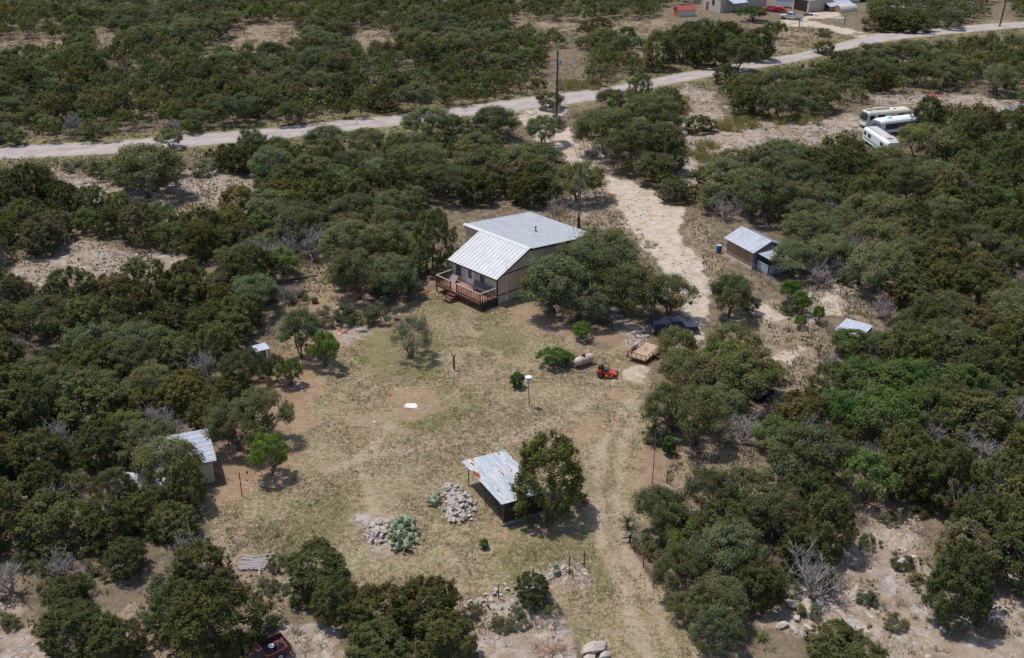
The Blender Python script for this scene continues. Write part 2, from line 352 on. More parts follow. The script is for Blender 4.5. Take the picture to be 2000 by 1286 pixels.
# ------------------------------------------------------------------ the ground
def ground_z(x, y):
    return 0.05 * vnoise(x, y, .35, 1) + 0.03 * vnoise(x, y, 1.1, 2)
def build_ground():
    xs = np.concatenate([np.linspace(-1500, -170, 8)[:-1], np.linspace(-170, -55, 80)[:-1], np.linspace(-55, 55, 270)[:-1], np.linspace(55, 170, 80)[:-1], np.linspace(170, 1500, 8)])
    ys = np.concatenate([np.linspace(-800, 40, 8)[:-1], np.linspace(40, 135, 235)[:-1], np.linspace(135, 300, 150)[:-1], np.linspace(300, 2500, 10)])
    X, Y = np.meshgrid(xs, ys); nx, ny = len(xs), len(ys)
    x, y = X.ravel(), Y.ravel()
    w = 0.9 * vnoise(x, y, .45, 3) + 0.45 * vnoise(x, y, 1.1, 4)
    far = sstep(y, 120, 250); soft = 0.9 + 1.2 * far
    def mask(polys, inner=None, amp=1.0, bias=0.0, sf=1.0):
        m = np.zeros(x.shape)
        for p in polys:
            pw = gpoly(p); c = pw.mean(0); r = np.abs(pw - c).max() + 8
            sel = (np.abs(x - c[0]) < r) & (np.abs(y - c[1]) < r)
            if not sel.any(): continue
            d = sdf(x[sel], y[sel], pw) + w[sel] * amp + bias
            m[sel] = np.maximum(m[sel], sstep(d, -soft[sel] * sf, soft[sel] * sf))
        return m
    lawn = mask([LAWN], bias=.6); drive = mask(DRIVE, amp=.9, bias=-.35, sf=.7); bare = mask(BARE, amp=1.3); rock = mask(ROCK, amp=1.4, bias=.4)
    green = mask(GREEN, amp=2.0); op = mask(OPEN, amp=1.5, bias=.5)
    rl = gpoly(ROAD_UP), gpoly(ROAD_LO)
    rp = np.concatenate([rl[0], rl[1][::-1]])
    dr = -sdf(x, y, rp)
    verge = (1 - sstep(dr + w, 2.5, 4.5))
    tr = np.zeros(x.shape)
    for l in TRACKS:
        tr = np.maximum(tr, 1 - sstep(linedist(x, y, gpoly(l)) + .25 * w, .2, .62))
    z = ground_z(x, y) * sstep(dr, .5, 3)
    V = np.stack([x, y, z], 1)
    i = np.arange(nx * ny).reshape(ny, nx)
    F = np.stack([i[:-1, :-1], i[:-1, 1:], i[1:, 1:], i[1:, :-1]], -1).reshape(-1, 4)
    m = np_mesh('ground', V, F, [], smooth=True)
    for nm, ch in (('m1', (lawn, drive, bare, rock)), ('m2', (green, tr, verge, op))):
        a = m.color_attributes.new(nm, 'FLOAT_COLOR', 'POINT'); a.data.foreach_set('color', np.stack(ch, 1).astype(np.float32).ravel())
    t = NT('ground_mat')
    def chan(nm):
        at = t.n.new('ShaderNodeAttribute'); at.attribute_name = nm
        sp = t.n.new('ShaderNodeSeparateColor'); t.t.links.new(at.outputs['Color'], sp.inputs[0])
        return sp.outputs[0], sp.outputs[1], sp.outputs[2], at.outputs['Alpha']
    mlawn, mdrive, mbare, mrock = chan('m1'); mgreen, mtrack, mverge, mopen = chan('m2')
    brk = t.math('MULTIPLY', t.math('ADD', t.noise(1.0, 6, .75), -.5), 1.5)
    crisp = lambda m_, a_=.25, b_=.70: t.step(t.math('ADD', m_, brk), a_, b_)
    nbig = t.noise(.13, 4, .6); nmid = t.noise(.9, 4, .65); nfine = t.noise(3.2, 4, .7); nxf = t.noise(11, 3, .7)
    mlawn, mdrive, mbare, mrock, mopen, mverge = [crisp(q_) for q_ in (mlawn, mdrive, mbare, mrock, mopen, mverge)]
    # woodland floor: leaf litter, dry stalks, patches of pale stone
    litter = t.mix(t.step(nmid, .35, .65), (.135, .105, .068), (.225, .17, .118))
    litter = t.mix(t.math('MULTIPLY', t.step(t.noise(.5, 5, .7), .54, .68), .7), litter, (.31, .255, .205))
    litter = t.mix(t.math('MULTIPLY', t.step(nfine, .48, .64), .65), litter, (.115, .12, .055))
    # rough opening: dry grass and dirt
    opn = t.mix(t.step(nmid, .3, .7), (.25, .18, .125), (.33, .25, .185))
    opn = t.mix(t.math('MULTIPLY', t.step(nfine, .46, .60), .65), opn, (.155, .15, .07))
    opn = t.mix(t.math('MULTIPLY', t.step(t.noise(1.1, 5, .7), .56, .68), .6), opn, (.40, .34, .28))
    col = t.mix(mopen, litter, opn)
    vg = t.mix(t.step(nmid, .35, .62), (.285, .235, .13), (.15, .155, .06))
    col = t.mix(mverge, col, vg)
    # bare clay
    br = t.mix(t.step(nmid, .35, .7), (.30, .19, .115), (.36, .25, .165))
    br = t.mix(t.math('MULTIPLY', t.step(nfine, .47, .62), .65), br, (.19, .145, .08))
    br = t.mix(t.math('MULTIPLY', t.step(t.noise(.7, 5, .7), .5, .68), .6), br, (.34, .27, .19))
    # lawn: dry straw with speckled green tufts, thinner and thicker in places
    straw = t.mix(t.step(nmid, .3, .7), (.30, .218, .145), (.375, .29, .20))
    straw = t.mix(t.math('MULTIPLY', t.step(nbig, .45, .66), .55), straw, (.33, .225, .145))
    dens = t.math('ADD', t.math('MULTIPLY', nbig, .16), t.math('MULTIPLY', mgreen, -.11))
    tuft = t.math('SUBTRACT', t.noise(3.1, 3, .75, dist=.3), dens)
    gm = t.step(tuft, .39, .48)
    lw = t.mix(t.math('MULTIPLY', gm, .8), straw, t.mix(t.step(nfine, .35, .65), (.12, .125, .048), (.19, .18, .075)))
    lw = t.mix(t.math('MULTIPLY', t.step(nxf, .58, .72), .45), lw, (.43, .35, .25))
    lw = t.mix(t.math('MULTIPLY', mtrack, t.step(nfine, .25, .6, .2, .8)), lw, (.42, .325, .235))
    col = t.mix(mlawn, col, lw)
    col = t.mix(t.math('MULTIPLY', mbare, t.step(nfine, .30, .6, .35, 1.0)), col, br)
    # stony ground: broken limestone, pinkish dirt between
    vd = t.voro(3.4, out='Color'); sep = t.n.new('ShaderNodeSeparateColor'); t.t.links.new(vd, sep.inputs[0])
    stn = t.mix(sep.outputs[0], (.27, .24, .225), (.46, .40, .35))
    edge = t.step(t.voro(3.4, feature='DISTANCE_TO_EDGE'), .0, .14)
    stn = t.mix(edge, (.24, .185, .14), stn)
    dirt = t.mix(t.step(nmid, .3, .7), (.29, .205, .145), (.38, .295, .225))
    rk = t.mix(t.math('MULTIPLY', t.step(t.noise(.38, 6, .75), .48, .58), .9), dirt, stn)
    rk = t.mix(t.math('MULTIPLY', t.step(t.noise(.55, 5, .8, dist=.6), .50, .62), .75), rk, (.50, .455, .42))
    rk = t.mix(t.math('MULTIPLY', t.step(t.noise(1.3, 5, .75), .50, .64), .65), rk, (.20, .17, .095))
    col = t.mix(t.math('MULTIPLY', mrock, .9), col, rk)
    # caliche drive
    dv = t.mix(t.step(nmid, .3, .7), (.43, .345, .27), (.56, .475, .39))
    dv = t.mix(t.math('MULTIPLY', t.step(t.noise(.42, 6, .75), .50, .62), .8), dv, (.37, .28, .19))
    dv = t.mix(t.math('MULTIPLY', t.step(nfine, .52, .68), .5), dv, (.30, .24, .15))
    col = t.mix(mdrive, col, dv)
    col = t.mix(t.math('MULTIPLY', t.step(nxf, .3, .7), .16), col, (.1, .08, .06))
    t.color(col); t.b.inputs['Roughness'].default_value = 1.0; t.b.inputs['Specular IOR Level'].default_value = .05
    t.bump(t.math('ADD', t.math('MULTIPLY', nfine, .7), t.math('MULTIPLY', nxf, .35)), .55, .12)
    m.materials.append(t.m)
    o = link('ground', m, kind='structure')
    return x, y, dict(lawn=lawn, drive=drive, bare=bare, rock=rock, op=op, verge=verge, dr=dr)
GX, GY, GM = build_ground()

def densify(px, n):
    w = gpoly(px); d = np.concatenate([[0], np.cumsum(np.hypot(*np.diff(w, axis=0).T))])
    s = np.linspace(0, 1, n) * d[-1]; return np.stack([np.interp(s, d, w[:, 0]), np.interp(s, d, w[:, 1])], 1)
def build_road():
    n = 400; a = densify(ROAD_UP, n); b = densify(ROAD_LO, n)
    jit = lambda q, sd_: q + (b - a) / np.linalg.norm(b - a, axis=1)[:, None] * (.22 * vnoise(q[:, 0], q[:, 1], .8, sd_) + .12 * vnoise(q[:, 0], q[:, 1], 2.5, sd_ + 1))[:, None]
    a, b = jit(a, 5), jit(b, 8)
    k = 8; V = []
    for i in range(k + 1):
        f = i / k; p = a * (1 - f) + b * f; V.append(np.column_stack([p, np.full(n, .03 + .05 * (1 - (2 * f - 1) ** 2))]))
    V = np.stack(V, 1).reshape(-1, 3); i = np.arange(n * (k + 1)).reshape(n, k + 1)
    F = np.stack([i[:-1, :-1], i[:-1, 1:], i[1:, 1:], i[1:, :-1]], -1).reshape(-1, 4)[:, ::-1]
    m = np_mesh('road', V, F, [], smooth=True)
    f = np.tile(np.linspace(0, 1, k + 1), n)
    c = np.zeros((len(V), 4), np.float32); c[:, 0] = np.exp(-((f - .3) / .09) ** 2) + np.exp(-((f - .7) / .09) ** 2); c[:, 1] = np.abs(2 * f - 1); c[:, 3] = 1
    at = m.color_attributes.new('lane', 'FLOAT_COLOR', 'POINT'); at.data.foreach_set('color', c.ravel())
    t = NT('road_mat'); at = t.n.new('ShaderNodeAttribute'); at.attribute_name = 'lane'
    sp = t.n.new('ShaderNodeSeparateColor'); t.t.links.new(at.outputs['Color'], sp.inputs[0])
    col = t.mix(t.step(t.noise(.35, 5, .65), .35, .65), (.31, .262, .237), (.385, .335, .305))
    col = t.mix(t.math('MULTIPLY', sp.outputs[0], .35), col, (.52, .46, .42))
    crack = t.step(t.voro(.28, feature='DISTANCE_TO_EDGE'), .0, .03, 1, 0)
    col = t.mix(t.math('MULTIPLY', t.math('MULTIPLY', crack, t.step(t.noise(.12, 3), .48, .6)), .65), col, (.2, .17, .16))
    col = t.mix(t.math('MULTIPLY', t.step(t.noise(.18, 6, .75), .54, .62), .5), col, (.25, .21, .19))
    col = t.mix(t.math('MULTIPLY', t.step(sp.outputs[1], .8, 1.0), .5), col, (.36, .29, .22))
    t.color(col); t.b.inputs['Roughness'].default_value = .95; t.bump(t.noise(14, 3, .7), .25, .03)
    m.materials.append(t.m); link('road', m, kind='structure')
build_road()

# ------------------------------------------------------------------ trees and bushes
def unit(a): return a / np.maximum(np.linalg.norm(a, axis=-1, keepdims=True), 1e-6)
def leaf_quads(c, n, size, aspect, g, axis=None):
    """one small diamond leaf or sprig per centre; axis gives the long direction"""
    if axis is None: axis = unit(np.cross(n, unit(g.normal(size=n.shape))))
    else: axis = unit(axis - (axis * n).sum(1, keepdims=True) * n)
    b = np.cross(n, axis); s = size[:, None]
    V = np.stack([c - axis * s, c - b * s * aspect, c + axis * s, c + b * s * aspect], 1).reshape(-1, 3)
    return V
def crown_mesh(name, seed, kind):
    g = np.random.default_rng(seed); cs = []; ns = []; sz = []; co = []; ax = []; asp = .6
    def clump(c, r, n, col, flat=.8, up=.85, ls=(.09, .16), tvar=.16):
        d = unit(g.normal(size=(n, 3))); q = c + d * (r * g.random(n) ** .45)[:, None] * [1, 1, flat]
        cs.append(q); ns.append(unit(d * .8 + [0, 0, up] + g.normal(size=(n, 3)) * .45)); sz.append(g.uniform(*ls, n))
        co.append(np.array(col) * (1 + g.uniform(-tvar, tvar, (n, 1))) * (1 + g.uniform(-.09, .09, (n, 3))))
        ax.append(unit(g.normal(size=(n, 3))))
    if kind in ('oak', 'leafy', 'small_oak'):
        R0, zc, rz = 2.9, 2.75, 1.75; ncl = {'oak': 105, 'leafy': 90, 'small_oak': 80}[kind]; nl = {'oak': 175, 'leafy': 165, 'small_oak': 110}[kind]
        base = {'oak': (.148, .160, .070), 'leafy': (.148, .192, .055), 'small_oak': (.165, .18, .095)}[kind]
        ph = g.uniform(0, 6.28, 3)
        for i in range(ncl):
            t = g.uniform(0, 6.283); zz = g.uniform(-.5, 1); rr = g.uniform(.5, 1.0) ** .5
            lob = 1 + .16 * math.sin(2 * t + ph[0]) + .14 * math.sin(3 * t + ph[1]) + .08 * math.sin(5 * t + ph[2])
            h = math.sqrt(max(0, 1 - zz * zz))
            c = np.array([math.cos(t) * h * R0 * rr * lob, math.sin(t) * h * R0 * rr * lob, zc + rz * zz * rr])
            r = g.uniform(.32, .85)
            k = g.uniform(.78, 1.25); col = np.array(base) * k * (1, g.uniform(.94, 1.05), g.uniform(.85, 1.15))
            clump(c, r, int(nl * r / .72), col, .7, ls=(.055, .115) if kind != 'leafy' else (.065, .135))
        for i in range(26):                                                # twigs showing between the clumps
            c = np.array([g.normal() * 1.5, g.normal() * 1.5, g.uniform(1.4, 4.0)]); clump(c, .7, 26, (.20, .165, .135), ls=(.05, .12))
    elif kind == 'cedar':
        R0, H = 2.45, 5.2; ph = g.uniform(0, 6.28, 3); asp = .5
        for i in range(230):
            tt = g.random() ** .95; t = g.uniform(0, 6.283)
            pr = R0 * math.sqrt(max(.02, 1 - ((tt - .3) / .72) ** 2)) if tt > .3 else R0 * (.80 + .20 * tt / .3)
            pr *= 1 + .15 * math.sin(2 * t + ph[0]) + .12 * math.sin(3 * t + ph[1] + tt * 3) + .08 * math.sin(7 * t + ph[2])
            rr = pr * g.uniform(.45, 1.0) ** .6; z = .3 + (H - .75) * tt
            a = unit(np.array([math.cos(t) * .6, math.sin(t) * .6, .6 + .5 * tt]) + g.normal(size=3) * .2)
            L = g.uniform(.25, .62); n = int(48 + 70 * L); u = g.random(n) ** .8
            w = .36 * (1.05 - .8 * u)
            q = np.array([math.cos(t) * rr, math.sin(t) * rr, z]) + a * (u * L)[:, None] + g.normal(size=(n, 3)) * w[:, None] * .6
            k = g.uniform(.78, 1.24); hue = g.random()
            base = np.array((.100, .116, .034)) * (1 - hue * .5) + np.array((.152, .140, .058)) * hue * .5
            cs.append(q); ns.append(unit(g.normal(size=(n, 3)) * .5 + np.array([math.cos(t) * .6, math.sin(t) * .6, 1.2])))
            sz.append(g.uniform(.055, .125, n)); ax.append(unit(a + g.normal(size=(n, 3)) * .6))
            c_ = base * k * (1 + g.uniform(-.2, .2, (n, 1))); tw = g.random(n) < .06
            c_[tw] = np.array((.19, .16, .13)) * g.uniform(.7, 1.3, (tw.sum(), 1)); co.append(c_)
    elif kind == 'bush':
        R0 = 1.25; asp = .5
        for i in range(26):
            t = g.uniform(0, 6.283); rr = R0 * math.sqrt(g.random()); z = .25 + g.uniform(.1, 1.15) * math.sqrt(max(.05, 1 - (rr / R0) ** 2))
            k = g.uniform(.75, 1.25); clump(np.array([math.cos(t) * rr, math.sin(t) * rr, z]), g.uniform(.25, .42), 90, np.array((.125, .14, .068)) * k, .9, ls=(.05, .10))
    elif kind == 'round_bush':
        for i in range(40):
            d = unit(g.normal(size=3)); c = np.array([0, 0, 1.0]) + d * [.85, .85, .8] * g.uniform(.7, 1)
            k = g.uniform(.8, 1.2); clump(c, g.uniform(.2, .36), 110, np.array((.085, .145, .045)) * k, 1, ls=(.05, .10))
    c = np.concatenate(cs); n = np.concatenate(ns); s = np.concatenate(sz); col = np.concatenate(co); a = np.concatenate(ax)
    c[:, 2] = np.maximum(c[:, 2], .12)
    V = leaf_quads(c, n, s, asp, g, a); F = np.arange(len(V)).reshape(-1, 4)
    return np_mesh(name, V, F, ['leaf'], np.repeat(np.clip(col, 0.005, 1), 4, 0))
def trunk_mesh(name, seed, kind):
    g = random.Random(seed); b = MB()
    def limb(p, d, L, r, depth):
        pts = [p]; q = Vector(p); d = Vector(d).normalized(); n = 3
        for i in range(n):
            d = (d + Vector((g.gauss(0, .2), g.gauss(0, .2), g.gauss(.03, .12)))).normalized(); q = q + d * L / n; pts.append(q.copy())
        b.tube(pts, [r * (1 - .55 * i / n) for i in range(n + 1)], 5 if depth else 6, cap=False)
        if depth < (3 if kind == 'dead' else 2):
            for k in range({'dead': 4, 'cedar': 2}.get(kind, 3) + (depth == 0)):
                f = g.uniform(.35, 1); i = min(n - 1, int(f * n)); s = pts[i].lerp(pts[i + 1], f * n - i) if i < n else pts[-1]
                e = Vector((g.gauss(0, 1), g.gauss(0, 1), g.uniform(.1, .8))).normalized()
                limb(s, (d * .7 + e).normalized(), L * g.uniform(.5, .75), r * (.58 if kind == 'dead' else .5), depth + 1)
    if kind == 'dead':
        for k in range(5): limb(Vector((g.gauss(0, .12), g.gauss(0, .12), -.1)), (g.gauss(0, .7), g.gauss(0, .7), 1), g.uniform(1.3, 2.1), .095, 0)
    elif kind == 'brush':
        for k in range(16): limb(Vector((g.gauss(0, .25), g.gauss(0, .25), -.05)), (g.gauss(0, .8), g.gauss(0, .8), .9), g.uniform(.7, 1.2), .03, 1)
    elif kind == 'cedar':
        for k in range(2): limb(Vector((g.gauss(0, .15), g.gauss(0, .15), -.1)), (g.gauss(0, .2), g.gauss(0, .2), 1), 2.6, .13, 1)
    else:
        for k in range(g.choice((2, 3))): limb(Vector((g.gauss(0, .15), g.gauss(0, .15), -.1)), (g.gauss(0, .45), g.gauss(0, .45), 1), 1.6, .17, 0)
    return b.mesh(name, {'dead': 'dead_wood', 'brush': 'brush_twig'}.get(kind, 'bark'))
KINDS = dict(  # nominal width, height, name, category
    C=(5.4, 5.3, 'cedar_tree', 'cedar', 'cedar', 'cedar', 8), O=(6.4, 4.9, 'oak_tree', 'oak', 'oak', 'oak', 8), G=(6.4, 4.9, 'leafy_tree', 'tree', 'leafy', 'oak', 5),
    M=(6.4, 4.9, 'small_oak_tree', 'tree', 'small_oak', 'oak', 3), S=(2.8, 1.75, 'bush', 'bush', 'bush', None, 4), B=(2.3, 2.1, 'round_bush', 'bush', 'round_bush', None, 3),
    D=(4.2, 3.4, 'dead_tree', 'dead tree', None, 'dead', 4), K=(2.8, 1.6, 'dry_brush', 'brush', None, 'brush', 3))
VAR = {}
for k, (w, h, nm, cat, ck, tk, n) in KINDS.items():
    VAR[k] = [(crown_mesh('crown', 100 * ord(k) + i, ck) if ck else None, trunk_mesh('trunk', 100 * ord(k) + i, tk) if tk else None) for i in range(n)]
PLACED = []                                          # x, y, radius of everything that grows
def tint(k):
    v = rnd.uniform(.78, 1.28); w = rnd.uniform(-.10, .10)
    return (v * (1 + w), v, v * (1 - w * .6), 1)
def tree(k, x, y, w, h, label, group=None, z=0.0, tn=None):
    W, H, nm, cat = KINDS[k][:4]; cr, tr = rnd.choice(VAR[k]); a = rnd.uniform(0, 6.283)
    sx = w / W; sz = h / H
    if cr is not None and tr is not None:
        e = thing(nm, label, cat, (x, y, z), a, group); e.scale = (sx * rnd.uniform(.92, 1.08), sx * rnd.uniform(.92, 1.08), sz)
        t = link('trunk', tr, e); c = link('crown', cr, e); c.color = tn or tint(k)
    else:
        e = thing(nm, label, cat, (x, y, z), a, group, data=cr or tr); e.scale = (sx * rnd.uniform(.9, 1.1), sx * rnd.uniform(.9, 1.1), sz); e.color = tn or tint(k)
    PLACED.append((x, y, w / 2, k)); return e
def T(k, u, vb, vt, w, label, group=None, tn=None):
    g = G(u, vb); wm = w / SCL(vb); h = hgt(u, vb, vt)
    # the far half of the crown also shows above its axis: allow for it
    h = max(h - .12 * wm, .5)
    return tree(k, g[0], g[1], wm, h, label, group, tn=tn)

GO = 'oaks shading the drive beside the house'
T('O', 1082, 612, 478, 150, 'spreading green oak right against the side wall of the house', GO)
T('O', 1150, 590, 452, 140, 'tall oak in the middle of the cluster beside the house', GO)
T('O', 1178, 560, 430, 155, 'oak at the back of the cluster whose crown touches the house roof corner', GO)
T('O', 1222, 622, 505, 135, 'broad oak over the stepping stone path', GO)
T('O', 1300, 622, 520, 105, 'oak leaning over the pale drive just behind the dark pickup', GO)
T('O', 1150, 632, 545, 95, 'lower oak fronting the cluster above the shaded grass', GO)
T('M', 808, 700, 606, 84, 'lone small grey green tree standing in the middle of the lawn')
T('G', 634, 718, 636, 74, 'bright green multi stemmed tree at the corner of the brick edged bed', tn=(1.0, 1.12, .8, 1))
T('G', 568, 752, 692, 52, 'small bright green tree beside the bare ground left of the lawn', tn=(.95, 1.05, .85, 1))
T('G', 530, 930, 836, 78, 'bright lime green tree by the thin post near the left tin shed', tn=(1.12, 1.22, .8, 1))
T('G', 1080, 716, 672, 62, 'leaning two lobed green tree left of the propane tank', tn=(.75, 1.0, .7, 1))
T('G', 1104, 712, 684, 42, 'low green side stem beside the propane tank', tn=(.75, 1.0, .7, 1))
T('B', 1010, 758, 721, 34, 'compact dark green bush beside the white bird house pole')
T('G', 1136, 662, 624, 46, 'small flat topped bright green tree at the edge of the oak shade', tn=(.9, 1.12, .7, 1))
T('C', 1072, 1000, 834, 158, 'large olive cedar leaning over the rusted tin carport', tn=(1.15, 1.15, 1, 1))
T('O', 1425, 622, 522, 85, 'open crowned oak standing alone beside the pale drive')
T('O', 1462, 612, 572, 50, 'low oak branch clump right of the lone drive oak')
T('O', 1545, 540, 458, 105, 'oak overhanging the porch end of the plank shed')
for (u, vb, vt, w, s) in ((1541, 588, 541, 40, 'tallest'), (1565, 612, 563, 36, 'roundest'), (1562, 640, 612, 30, 'lowest'), (1597, 632, 592, 28, 'narrowest')):
    T('G', u, vb, vt, w, s + ' of the four small bright green trees planted in front of the plank shed', 'young trees in front of the plank shed', tn=(.7, 1.0, .6, 1))
T('O', 1318, 722, 628, 92, 'oak hiding the lower side of the dark pickup', None, tn=(1.15, 1.08, .9, 1))
GR = 'oaks between the lawn and the small black cart'
T('O', 1432, 712, 622, 112, 'oak directly below the drive, nearest the dark pickup', GR, tn=(1.15, 1.08, .9, 1))
T('O', 1448, 780, 664, 150, 'olive green oak standing over the small black cart', GR, tn=(1.15, 1.08, .9, 1))
T('O', 1348, 770, 672, 120, 'oak at the tongue end of the flat trailer', GR, tn=(1.15, 1.08, .9, 1))
T('O', 1300, 845, 735, 95, 'oak reaching furthest over the lawn edge', GR, tn=(1.1, 1.05, .9, 1))
T('O', 1362, 868, 742, 130, 'lowest oak in the clump above the fence line', GR, tn=(1.1, 1.05, .9, 1))
T('O', 1500, 745, 705, 70, 'small oak behind the black cart', GR)
T('B', 1306, 888, 845, 38, 'dense dark green bush under the oaks at the lawn edge')
GL = 'bright green trees right of the clearing'
for (u, vb, vt, w, s) in ((1775, 705, 622, 110, 'leafy green tree beside the pale shelter roof'), (1655, 690, 634, 76, 'low leafy tree hiding the front of the pale shelter'),
                          (1690, 790, 690, 130, 'broad leafy tree below the pale shelter'), (1770, 790, 690, 120, 'leafy tree behind the broad one below the shelter'),
                          (1640, 850, 752, 110, 'leafy green tree above the dead branches'), (1720, 860, 745, 140, 'biggest bright green tree right of the clearing'),
                          (1810, 850, 740, 110, 'leafy tree at the thicket edge near a large grey dead tree'), (1880, 790, 700, 100, 'paler leafy tree inside the right hand thicket'),
                          (1560, 905, 858, 60, 'bright green bushy tree just below the dead branches')):
    T('G', u, vb, vt, w, s, GL, tn=(rnd.uniform(.72, .95), rnd.uniform(.8, .98), .9, 1))
GB = 'trees beyond the rusty fence in the lower right'
for (k, u, vb, vt, w, s) in (('O', 1290, 1050, 940, 110, 'oak above the upper yucca'), ('O', 1385, 1010, 905, 100, 'thin oak above the prickly fence line'), ('G', 1335, 1085, 1000, 105, 'brightest green tree behind the rusty fence'),
                              ('O', 1455, 1010, 905, 120, 'oak at the top of the lower right clump'), ('O', 1320, 1160, 1055, 105, 'grey green oak overhanging the rusty fence'), ('O', 1420, 1130, 1010, 130, 'large oak in the middle of the lower right clump'),
                              ('O', 1505, 1060, 950, 110, 'oak beside the lower grey dead tree'), ('C', 1575, 1000, 900, 110, 'cedar above the lower grey dead tree'), ('C', 1610, 1075, 940, 120, 'cedar behind the lower grey dead tree'),
                              ('O', 1405, 1215, 1120, 110, 'lower oak with a bare branch poking from its top'), ('C', 1480, 1180, 1090, 105, 'dark cedar at the foot of the lower right clump'), ('O', 1395, 1275, 1185, 110, 'lowest oak beside the pale spiky yucca'), ('O', 1345, 1215, 1150, 80, 'small oak near the end of the rusty fence')):
    T(k, u, vb, vt, w, s, GB)
GC = 'separate cedars among the pale rocks in the lower right'
T('C', 1865, 1205, 1052, 148, 'big rounded dark cedar standing alone on the pale rocky ground', GC)
T('C', 1642, 1300, 1222, 138, 'cedar cut by the bottom edge below the loose limestone blocks', GC)
T('C', 1765, 970, 850, 115, 'cedar with a deep shadow on the bare clay beneath it', GC); T('C', 1835, 985, 852, 110, 'cedar between the rocky gully and the right hand thicket', GC)
T('C', 1895, 1070, 955, 125, 'cedar just behind the big lone one', GC); T('G', 1690, 980, 870, 110, 'leafy tree at the top of the rocky gully', GC); T('C', 1950, 1000, 870, 120, 'dark cedar at the right edge above the rocks', GC)
GX2 = 'cedars along the bottom edge left of the track'
for (u, vb, vt, w, s) in ((620, 1150, 1058, 140, 'greyish cedar beside the heap of old planks'), (660, 1210, 1120, 100, 'low cedar below the greyish one'), (745, 1232, 1140, 140, 'cedar left of the concrete patch'),
                          (835, 1225, 1122, 140, 'tallest cedar at the bottom edge'), (870, 1290, 1190, 120, 'cedar nearest the cracked rock slab'), (740, 1300, 1215, 130, 'lowest cedar below the concrete patch'), (350, 1225, 1135, 120, 'cedar left of the old red pickup'),
                          (432, 1275, 1128, 185, 'broad cedar shading the old red pickup cab'), (470, 1300, 1235, 60, 'small cedar shoot beside the old red pickup'), (150, 1262, 1170, 150, 'broad cedar near the lower left corner'), (230, 1290, 1205, 110, 'cedar right of the lower left corner')):
    T('C', u, vb, vt, w, s, GX2)
T('C', 1041, 1172, 1116, 66, 'small rounded cedar growing through the low stone row')
GD = 'bare dead trees'
for (u, vb, vt, w, s) in ((525, 520, 447, 80, 'spreading bare grey tree in the brush left of the house'), (610, 512, 436, 85, 'bare grey tree closest to the house among the left brush'), (1585, 1165, 1058, 112, 'bare silvery dead tree at the edge of the rocky gully'),
                          (1578, 905, 795, 70, 'bleached dead trunk with crooked limbs below the bright green trees'), (1685, 925, 850, 70, 'bleached bare branches rising from the thicket beside the gully'), (1965, 850, 745, 120, 'large grey dead tree at the right edge'),
                          (330, 625, 560, 60, 'small bare tree deep in the left brush'), (120, 1000, 930, 90, 'grey dead tree in the lower left brush'), (1600, 560, 500, 70, 'tangle of bare pinkish branches behind the plank shed'), (1615, 730, 660, 60, 'bent bare tree beside the pale shelter'),
                          (1950, 1010, 900, 80, 'thin bare tree above the big lone cedar'), (1880, 1040, 930, 80, 'grey leafless tree on the gully rim')):
    T('D', u, vb, vt, w, s, GD)
T('K', 1085, 420, 362, 78, 'round leafless grey shrub behind the house roof')
GRD = 'trees standing along the near side of the road'
for (k, u, vb, vt, w, s) in (('O', 292, 388, 262, 150, 'very large grey green oak at the roadside left of centre'), ('O', 335, 290, 243, 55, 'thin oak against the road behind the large roadside oak'), ('O', 497, 322, 240, 56, 'slender oak crossing the road verge'), ('O', 545, 318, 258, 50, 'small oak right of the slender roadside oak'),
                              ('O', 835, 268, 196, 92, 'flat topped oak with bare limbs at the roadside'), ('G', 885, 256, 216, 36, 'small dark green tree beside the flat topped roadside oak'), ('O', 965, 268, 194, 92, 'dense oak beside the drive entrance'), ('O', 1075, 212, 172, 62, 'feathery oak just left of the tall utility pole'),
                              ('O', 1065, 285, 212, 82, 'oak with a dark trunk at the drive entrance'), ('O', 640, 300, 232, 80, 'oak behind the verge between the two open road stretches'), ('O', 715, 310, 236, 90, 'broad oak below the middle of the road'), ('C', 1250, 190, 137, 50, 'pointed dark cedar against the road right of the pole'),
                              ('O', 1205, 215, 162, 80, 'oak clump hiding the road right of the pole'), ('O', 1270, 250, 168, 90, 'broad oak below the pointed dark cedar'), ('O', 1180, 300, 195, 120, 'tall oak right of the drive entrance'), ('O', 1255, 330, 220, 130, 'large oak below the road right of the entrance'), ('C', 1300, 335, 235, 80, 'cedar at the edge of the stony clearing'),
                              ('C', 1415, 165, 120, 46, 'dark cedar against the road near the motorhome clearing'), ('C', 1365, 258, 218, 66, 'lone cedar in the stony clearing'), ('C', 1610, 105, 75, 45, 'pointed cedar beside the road bend'), ('O', 1130, 395, 300, 100, 'oak over the top of the pale drive behind the house'), ('O', 1040, 350, 262, 140, 'tall oak in the row behind the house'), ('O', 960, 345, 270, 120, 'oak left of the tall one behind the house')):
    T(k, u, vb, vt, w, s, GRD)
